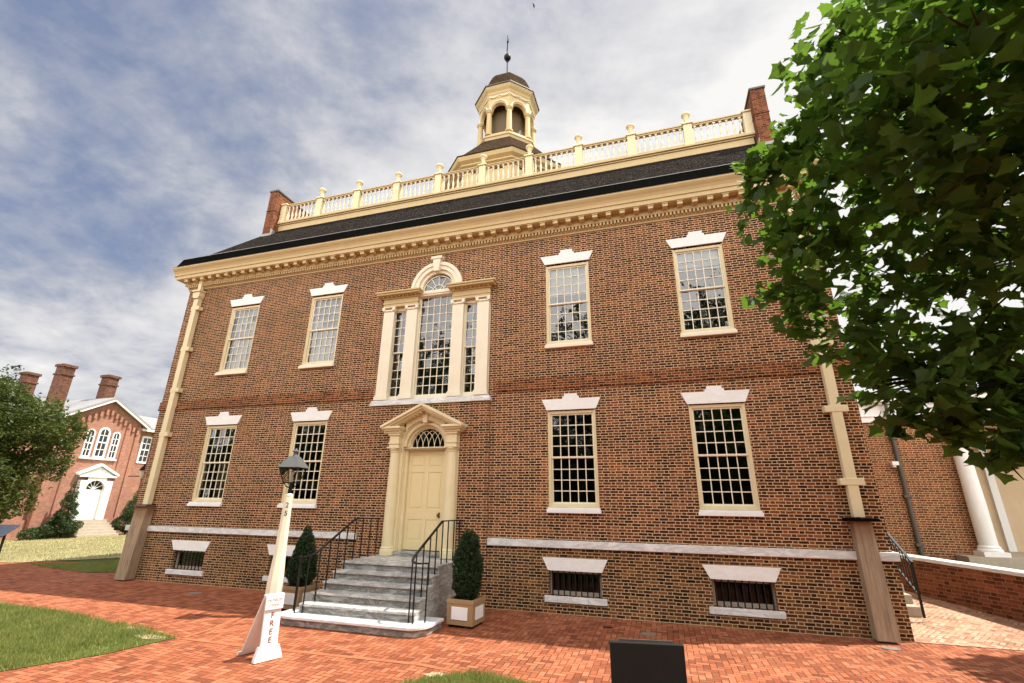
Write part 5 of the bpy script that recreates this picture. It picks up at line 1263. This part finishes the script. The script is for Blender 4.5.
# ------------------------------------------------------------------ vegetation
def blobs_inside(blobs, seed, rnd, shell=0.5, keep=0.35):
    def ins(p):
        for (cx, cy, cz, rx, ry, rz) in blobs:
            q = Vector(((p.x - cx) / rx, (p.y - cy) / ry, (p.z - cz) / rz)); r_ = q.length
            k = 1 + 0.28 * mnoise.noise(Vector((p.x * 1.3 + seed, p.y * 1.3, p.z * 1.3))) + 0.18 * mnoise.noise(Vector((p.x * 3.1, p.y * 3.1 + seed, p.z * 3.1)))
            if r_ < k and (r_ > shell or rnd.random() < keep):
                return mnoise.noise(Vector((p.x * 1.9 + 9, p.y * 1.9, p.z * 1.9 + seed))) > -0.22
        return False
    return ins
def simple_tree(name, label, cat, base, blobs, n, size, mat, seed, trunk_r=0.18, group=None):
    t = thing(name, label, cat, base, group); rnd = random.Random(seed)
    top = max(blobs, key=lambda b: b[2]); tm = MB()
    tm.tube([base, (base[0] + .05, base[1], base[2] + 0.9), (top[0], top[1], top[2])], [trunk_r, trunk_r * .8, trunk_r * .25], 8)
    for b in blobs[:10]: tm.tube([(base[0], base[1], base[2] + 0.35 * (b[2] - base[2])), ((base[0] + b[0]) / 2, (base[1] + b[1]) / 2, base[2] + 0.75 * (b[2] - base[2])), (b[0], b[1], b[2])], [trunk_r * .4, trunk_r * .25, trunk_r * .1], 6)
    tm.build('trunk', 'bark', t)
    bx = (min(b[0] - b[3] * 1.4 for b in blobs), max(b[0] + b[3] * 1.4 for b in blobs), min(b[1] - b[4] * 1.4 for b in blobs), max(b[1] + b[4] * 1.4 for b in blobs), min(b[2] - b[5] * 1.4 for b in blobs), max(b[2] + b[5] * 1.4 for b in blobs))
    mb = MB(); leafcloud(mb, n, blobs_inside(blobs, seed, rnd), bx, size, rnd, 0.4)
    mb.build('crown', mat, t, normals=False)
    return t
g20 = gh(-20)
simple_tree('leafy_tree', 'broad leafy green tree on the lawn at the left edge of the photo', 'tree', (-20.0, 2.2, g20),
            [(-20, 2.4, 4.7, 2.1, 1.7, 1.4), (-20.2, 1.2, 5.7, 1.4, 1.2, 0.9), (-20, 3.5, 4.6, 1.4, 1.25, 0.75), (-20.3, 1.8, 5.4, 1.5, 1.4, 0.8), (-19.8, 3.2, 3.5, 1.5, 1.2, 1.0), (-20, 2.0, 2.4, 1.9, 1.6, 1.2), (-20, 0.4, 3.2, 2.2, 1.8, 2.2), (-20, 2.7, 1.85, 1.3, 0.9, 0.8), (-19.6, 4.1, 4.75, 0.8, 0.7, 0.45), (-20, 1.6, 1.3, 1.4, 1.2, 0.7)], 46000, 0.15, 'tree_leaf', 5)
simple_tree('conifer_tree', 'pointed dark evergreen rising behind the leafy tree at the left edge', 'tree', (-24.5, 3.5, gh(-24)),
            [(-24.5, 3.75, 7.4, 0.45, 0.42, 0.75), (-24.5, 3.6, 6.5, 0.9, 0.75, 1.0), (-24.5, 3.3, 5.2, 1.4, 1.3, 1.4), (-24.5, 3.0, 3.2, 1.9, 1.8, 1.8)], 14000, 0.15, 'cedar_leaf', 8)
FZ2 = gh(-28.5)
simple_tree('conical_shrub', 'tall conical shrub left of the white door of the far building', 'shrub', (-28.9, 10.55, FZ2),
            [(-28.9, 10.55, 0.35, 0.8, 0.80, 0.6), (-28.9, 10.55, 0.9, 0.66, 0.66, 0.55), (-28.9, 10.55, 1.45, 0.50, 0.50, 0.55), (-28.9, 10.55, 2.0, 0.36, 0.36, 0.5), (-28.9, 10.55, 2.5, 0.22, 0.22, 0.45), (-28.9, 10.55, 2.95, 0.10, 0.10, 0.3)], 11000, 0.10, 'shrub_leaf', 21, 0.06, 'shrubs by the far door')
simple_tree('conical_shrub', 'bushy shrub right of the white door of the far building', 'shrub', (-28.9, 14.2, FZ2),
            [(-28.9, 14.25, 0.35, 0.8, 0.8, 0.6), (-28.9, 14.25, 0.95, 0.62, 0.62, 0.55), (-28.9, 14.3, 1.5, 0.42, 0.42, 0.5), (-28.9, 14.35, 2.05, 0.22, 0.22, 0.45)], 9000, 0.10, 'shrub_leaf', 22, 0.06, 'shrubs by the far door')
m = simple_tree('low_shrub', 'low spreading shrub at the foot of the far brick wall', 'shrub', (-28.9, 9.4, FZ2), [(-28.9, 9.0, 0.0, 0.5, 0.55, 0.35), (-28.9, 9.7, 0.05, 0.5, 0.6, 0.4)], 2500, 0.11, 'shrub_leaf', 23, 0.04)
sm = thing('plant_label', 'small white sign in front of the shrub right of the far door', 'sign', (-28.0, 14.0, FZ2))
MB().tube([(-28.0, 14.0, FZ2), (-28.0, 14.0, FZ2 + 0.75)], 0.02, 6).build('stake', 'black_iron', sm); MB().box(-28.0, -27.97, 13.78, 14.22, FZ2 + 0.75, FZ2 + 1.05).build('plate', 'white_paint', sm)

# the maple whose crown hangs over the right of the view
mp = thing('maple_tree', 'large overhanging maple tree with dark green lobed leaves', 'tree', (12.6, -4.4, 0))
BL = [  # crown masses: x, y, z, rx, ry, rz
]
def dirpx(px, py):
    v = r2 * ((px - 512) / F_PX) + u2 * ((341.5 - py) / F_PX) + fwd
    return v.normalized()
MAPLE = [(905, 20, 6.0, 0.95), (985, 40, 5.2, 1.0), (1060, 60, 5.5, 1.2), (850, 95, 6.6, 0.72), (935, 120, 5.8, 0.95), (1010, 150, 5.6, 1.0), (805, 160, 6.6, 0.62), (870, 190, 6.3, 0.85), (950, 215, 6.2, 0.95), (1040, 240, 6.5, 0.9),
         (768, 225, 6.6, 0.36), (800, 255, 6.4, 0.50), (850, 275, 6.2, 0.70), (910, 285, 6.4, 0.62), (838, 335, 6.2, 0.42), (890, 350, 6.0, 0.55), (940, 375, 6.0, 0.55), (985, 385, 6.2, 0.52), (1040, 380, 6.5, 0.65), (1015, 425, 6.0, 0.34), (960, 415, 6.0, 0.25), (752, 175, 6.9, 0.27), (748, 205, 6.8, 0.28), (775, 290, 6.4, 0.30), (830, 50, 6.6, 0.3), (808, 112, 6.8, 0.32), (788, 145, 6.8, 0.30), (770, 165, 6.7, 0.35), (905, 395, 6.0, 0.40), (870, 385, 6.2, 0.28), (940, 425, 6.0, 0.25), (985, 430, 6.1, 0.32), (800, 310, 6.3, 0.36), (1000, 455, 6.0, 0.2), (820, 215, 6.2, 0.5), (845, 20, 6.6, 0.35), (1000, 400, 6.4, 0.5), (960, 345, 6.6, 0.4), (1030, 420, 6.3, 0.45), (1025, 330, 6.6, 0.4), (900, 420, 6.1, 0.22), (985, 255, 6.4, 0.4), (1100, 150, 6, 1.5), (1080, 0, 5.5, 1.5), (985, 335, 6.6, 0.30), (860, 40, 6.4, 0.45)]
for px, py, ds_, r_ in MAPLE:
    c = CAM + dirpx(px, py) * ds_; BL.append((c.x, c.y, c.z, r_, r_, r_ * 0.85))
# the side away from the view
for (x, y, z, r_) in ((12.5, -4.2, 7.8, 2.4), (11.2, -7.2, 7.2, 2.2), (14.8, -5.0, 6.8, 2.2), (13.6, -2.0, 6.0, 1.6), (13.2, -7.8, 8.2, 2.2), (12.9, -0.3, 6.0, 1.05)): BL.append((x, y, z, r_, r_, r_ * 0.8))
rnd = random.Random(77)
TIP = [(0, 0), (-0.20, 0.06), (-0.44, 0.03), (-0.40, 0.20), (-0.60, 0.46), (-0.40, 0.50), (-0.30, 0.60), (-0.17, 0.72), (0, 1.0), (0.17, 0.72), (0.30, 0.60), (0.40, 0.50), (0.60, 0.46), (0.40, 0.20), (0.44, 0.03), (0.20, 0.06)]
TRI = [(0, 1, 3), (1, 2, 3), (0, 3, 5), (3, 4, 5), (0, 5, 7), (5, 6, 7), (0, 7, 9), (7, 8, 9), (0, 9, 11), (9, 10, 11), (0, 11, 13), (11, 12, 13), (0, 13, 15), (13, 14, 15)]
lv = MB(); vis = BL[:len(MAPLE)]; hid = BL[len(MAPLE):]
def add_leaf(p, size, rnd, droop=0.75):
    a_ = rnd.uniform(0, 6.283); d = Vector((math.cos(a_), math.sin(a_), -rnd.uniform(0.1, 1.3) * droop)).normalized()
    nrm = Vector((rnd.gauss(0, .65), rnd.gauss(0, .65), 1.0)); sd = d.cross(nrm).normalized(); nn = sd.cross(d).normalized()
    i = len(lv.v); fold = rnd.uniform(0.05, 0.35); curl = rnd.uniform(-0.1, 0.25)
    for (x, y) in TIP: lv.v.append(p + (sd * x + d * y + nn * (abs(x) * fold - curl * y * y)) * size)
    for t in TRI: lv.f.append((i + t[0], i + t[1], i + t[2]))
for (cx, cy, cz, rx, ry, rz) in vis:
    n = int((235 if rx > 0.6 else 380) * (rx / 0.7) ** 2.1)
    for _ in range(n):
        u_ = Vector((rnd.gauss(0, 1), rnd.gauss(0, 1), rnd.gauss(0, 1))).normalized() * rnd.random() ** 0.40
        p = Vector((cx + u_.x * rx, cy + u_.y * ry, cz + u_.z * rz))
        if mnoise.noise(p * 3.4) < -0.16 or rnd.random() < 0.12: continue
        add_leaf(p, rnd.uniform(0.09, 0.195), rnd)
for (cx, cy, cz, rx, ry, rz) in hid:
    for _ in range(900):
        u_ = Vector((rnd.gauss(0, 1), rnd.gauss(0, 1), rnd.gauss(0, 1))).normalized() * rnd.random() ** 0.33
        add_leaf(Vector((cx + u_.x * rx, cy + u_.y * ry, cz + u_.z * rz)), rnd.uniform(0.16, 0.30), rnd)
lv.build('crown', 'maple_leaf', mp, normals=False)
tk = MB(); tk.tube([(12.6, -4.4, -0.05), (12.55, -4.4, 0.5), (12.5, -4.45, 1.8), (12.4, -4.5, 3.4), (12.4, -4.4, 5.6), (12.5, -4.3, 7.6)], [0.36, 0.27, 0.23, 0.20, 0.13, 0.05], 10)
tk.build('trunk', 'bark', mp)
lm = MB()
root_pts = [Vector((12.45, -4.5, 2.9)), Vector((12.42, -4.5, 3.6)), Vector((12.4, -4.4, 4.4)), Vector((12.4, -4.4, 5.2))]
for i, (cx, cy, cz, rx, ry, rz) in enumerate(BL):
    if i < len(MAPLE) and i % 4 != 1: continue
    a_ = min(root_pts, key=lambda q: abs(q.z - (cz - 0.9))); c = Vector((cx, cy, cz)); L = (c - a_).length; mid = a_.lerp(c, 0.5) + Vector((rnd.uniform(-.35, .35), rnd.uniform(-.35, .35), 0.10 * L)); q1 = a_.lerp(mid, 0.5) + Vector((rnd.uniform(-.15, .15), rnd.uniform(-.15, .15), 0.05 * L)); q2 = mid.lerp(c, 0.5) + Vector((rnd.uniform(-.15, .15), rnd.uniform(-.15, .15), 0.03 * L))
    lm.tube([a_, q1, mid, q2, c], [0.010 * L, 0.007 * L, 0.005 * L, 0.003 * L, 0.0015 * L], 6)
    for _ in range(7):
        e_ = c + Vector((rnd.gauss(0, .6), rnd.gauss(0, .6), rnd.gauss(0, .5))) * rx; lm.tube([mid.lerp(c, rnd.uniform(.6, 1)), c.lerp(e_, .5), e_], [0.012, 0.008, 0.004], 4)
lm.build('limbs', 'bark', mp)

# trees across the green behind the camera, seen only as reflections in the window glass
PARK = ((9.5, -24, 17, 5.2, 'tallest tree behind the viewer, mirrored dark in the right-hand upper window'), (1.2, -26, 17.0, 4.6, 'tree behind the viewer, mirrored in the upper window right of the centre'),
        (-11.5, -24, 15.5, 5.2, 'tree behind the viewer, mirrored in the big three-part window'), (-20, -26, 12.0, 5.0, 'broad tree behind the viewer, mirrored in the lower window beside the lamp'),
        (-30, -26, 11.5, 5.8, 'tree behind the viewer, mirrored in the leftmost lower window'), (18.5, -27, 14, 5.5, 'tree behind the viewer beyond the right end of the house'))
for i, (x, y, h_, r_, lab) in enumerate(PARK):
    simple_tree('park_tree', lab, 'tree', (x, y, gh(x)), [(x, y, h_ * .60, r_, r_ * .8, h_ * .28), (x + 2.6, y + 1, h_ * .38, r_ * .75, r_ * .7, h_ * .26), (x - 2.8, y, h_ * .40, r_ * .75, r_ * .7, h_ * .26), (x, y + .5, h_ * .84, r_ * .55, r_ * .5, h_ * .15), (x, y, h_ * .18, r_ * 1.05, r_ * .6, h_ * .16)], 9000, 0.62, 'tree_leaf', 40 + i, 0.35, 'trees on the green behind the viewer')

hg = thing('hedge', 'long dark hedge added behind the viewer to darken the window reflections', 'hedge', (-10, -32, 0))  # out of view, added to keep bright gaps out of the window reflections
mb = MB(); nx_ = 60
for i in range(nx_):
    x0_, x1_ = -52 + 80 * i / nx_, -52 + 80 * (i + 1) / nx_; z0_ = 7.5 + 2.2 * mnoise.noise(Vector((x0_ * .25, 0, 0))); z1_ = 7.5 + 2.2 * mnoise.noise(Vector((x1_ * .25, 0, 0)))
    y0_, y1_ = -31 + 1.2 * mnoise.noise(Vector((x0_ * .3, 5, 0))), -31 + 1.2 * mnoise.noise(Vector((x1_ * .3, 5, 0)))
    mb.add([(x0_, y0_, -1), (x1_, y1_, -1), (x1_, y1_ - .6, z1_), (x0_, y0_ - .6, z0_), (x1_, y1_ - 4, z1_), (x0_, y0_ - 4, z0_)], [(0, 1, 2, 3), (3, 2, 4, 5)])
rnd = random.Random(5)
leafcloud(mb, 6000, lambda p: p.y < -30.2, (-52, 28, -32.5, -30.0, 0, 8.2), 0.7, rnd, 0.4)
mb.build('foliage', 'cedar_leaf', hg, normals=False)

# a bird high up
bp = CAM + dirpx(534, 6) * 95
bd = MB(); bd.tube([bp + Vector((-0.22, 0, 0)), bp + Vector((-0.1, 0, .02)), bp + Vector((0.08, 0, .02)), bp + Vector((0.2, 0, 0))], [0.02, 0.07, 0.06, 0.015], 8)
bird = tag(bd.build('bird', 'feather', loc=tuple(bp)), 'tiny dark bird flying above the cupola', 'bird')
for s in (-1, 1):
    wg = MB(); wg.add([bp + Vector((-.1, 0, .03)), bp + Vector((.1, 0, .03)), bp + Vector((.02, s * .3, .16)), bp + Vector((-.16, s * .55, .06)), bp + Vector((-.12, s * .25, .12))], [(0, 1, 2, 4), (4, 2, 3)]); ORG[bird.name] = bp; wg.build('wing', 'feather', bird, normals=False)
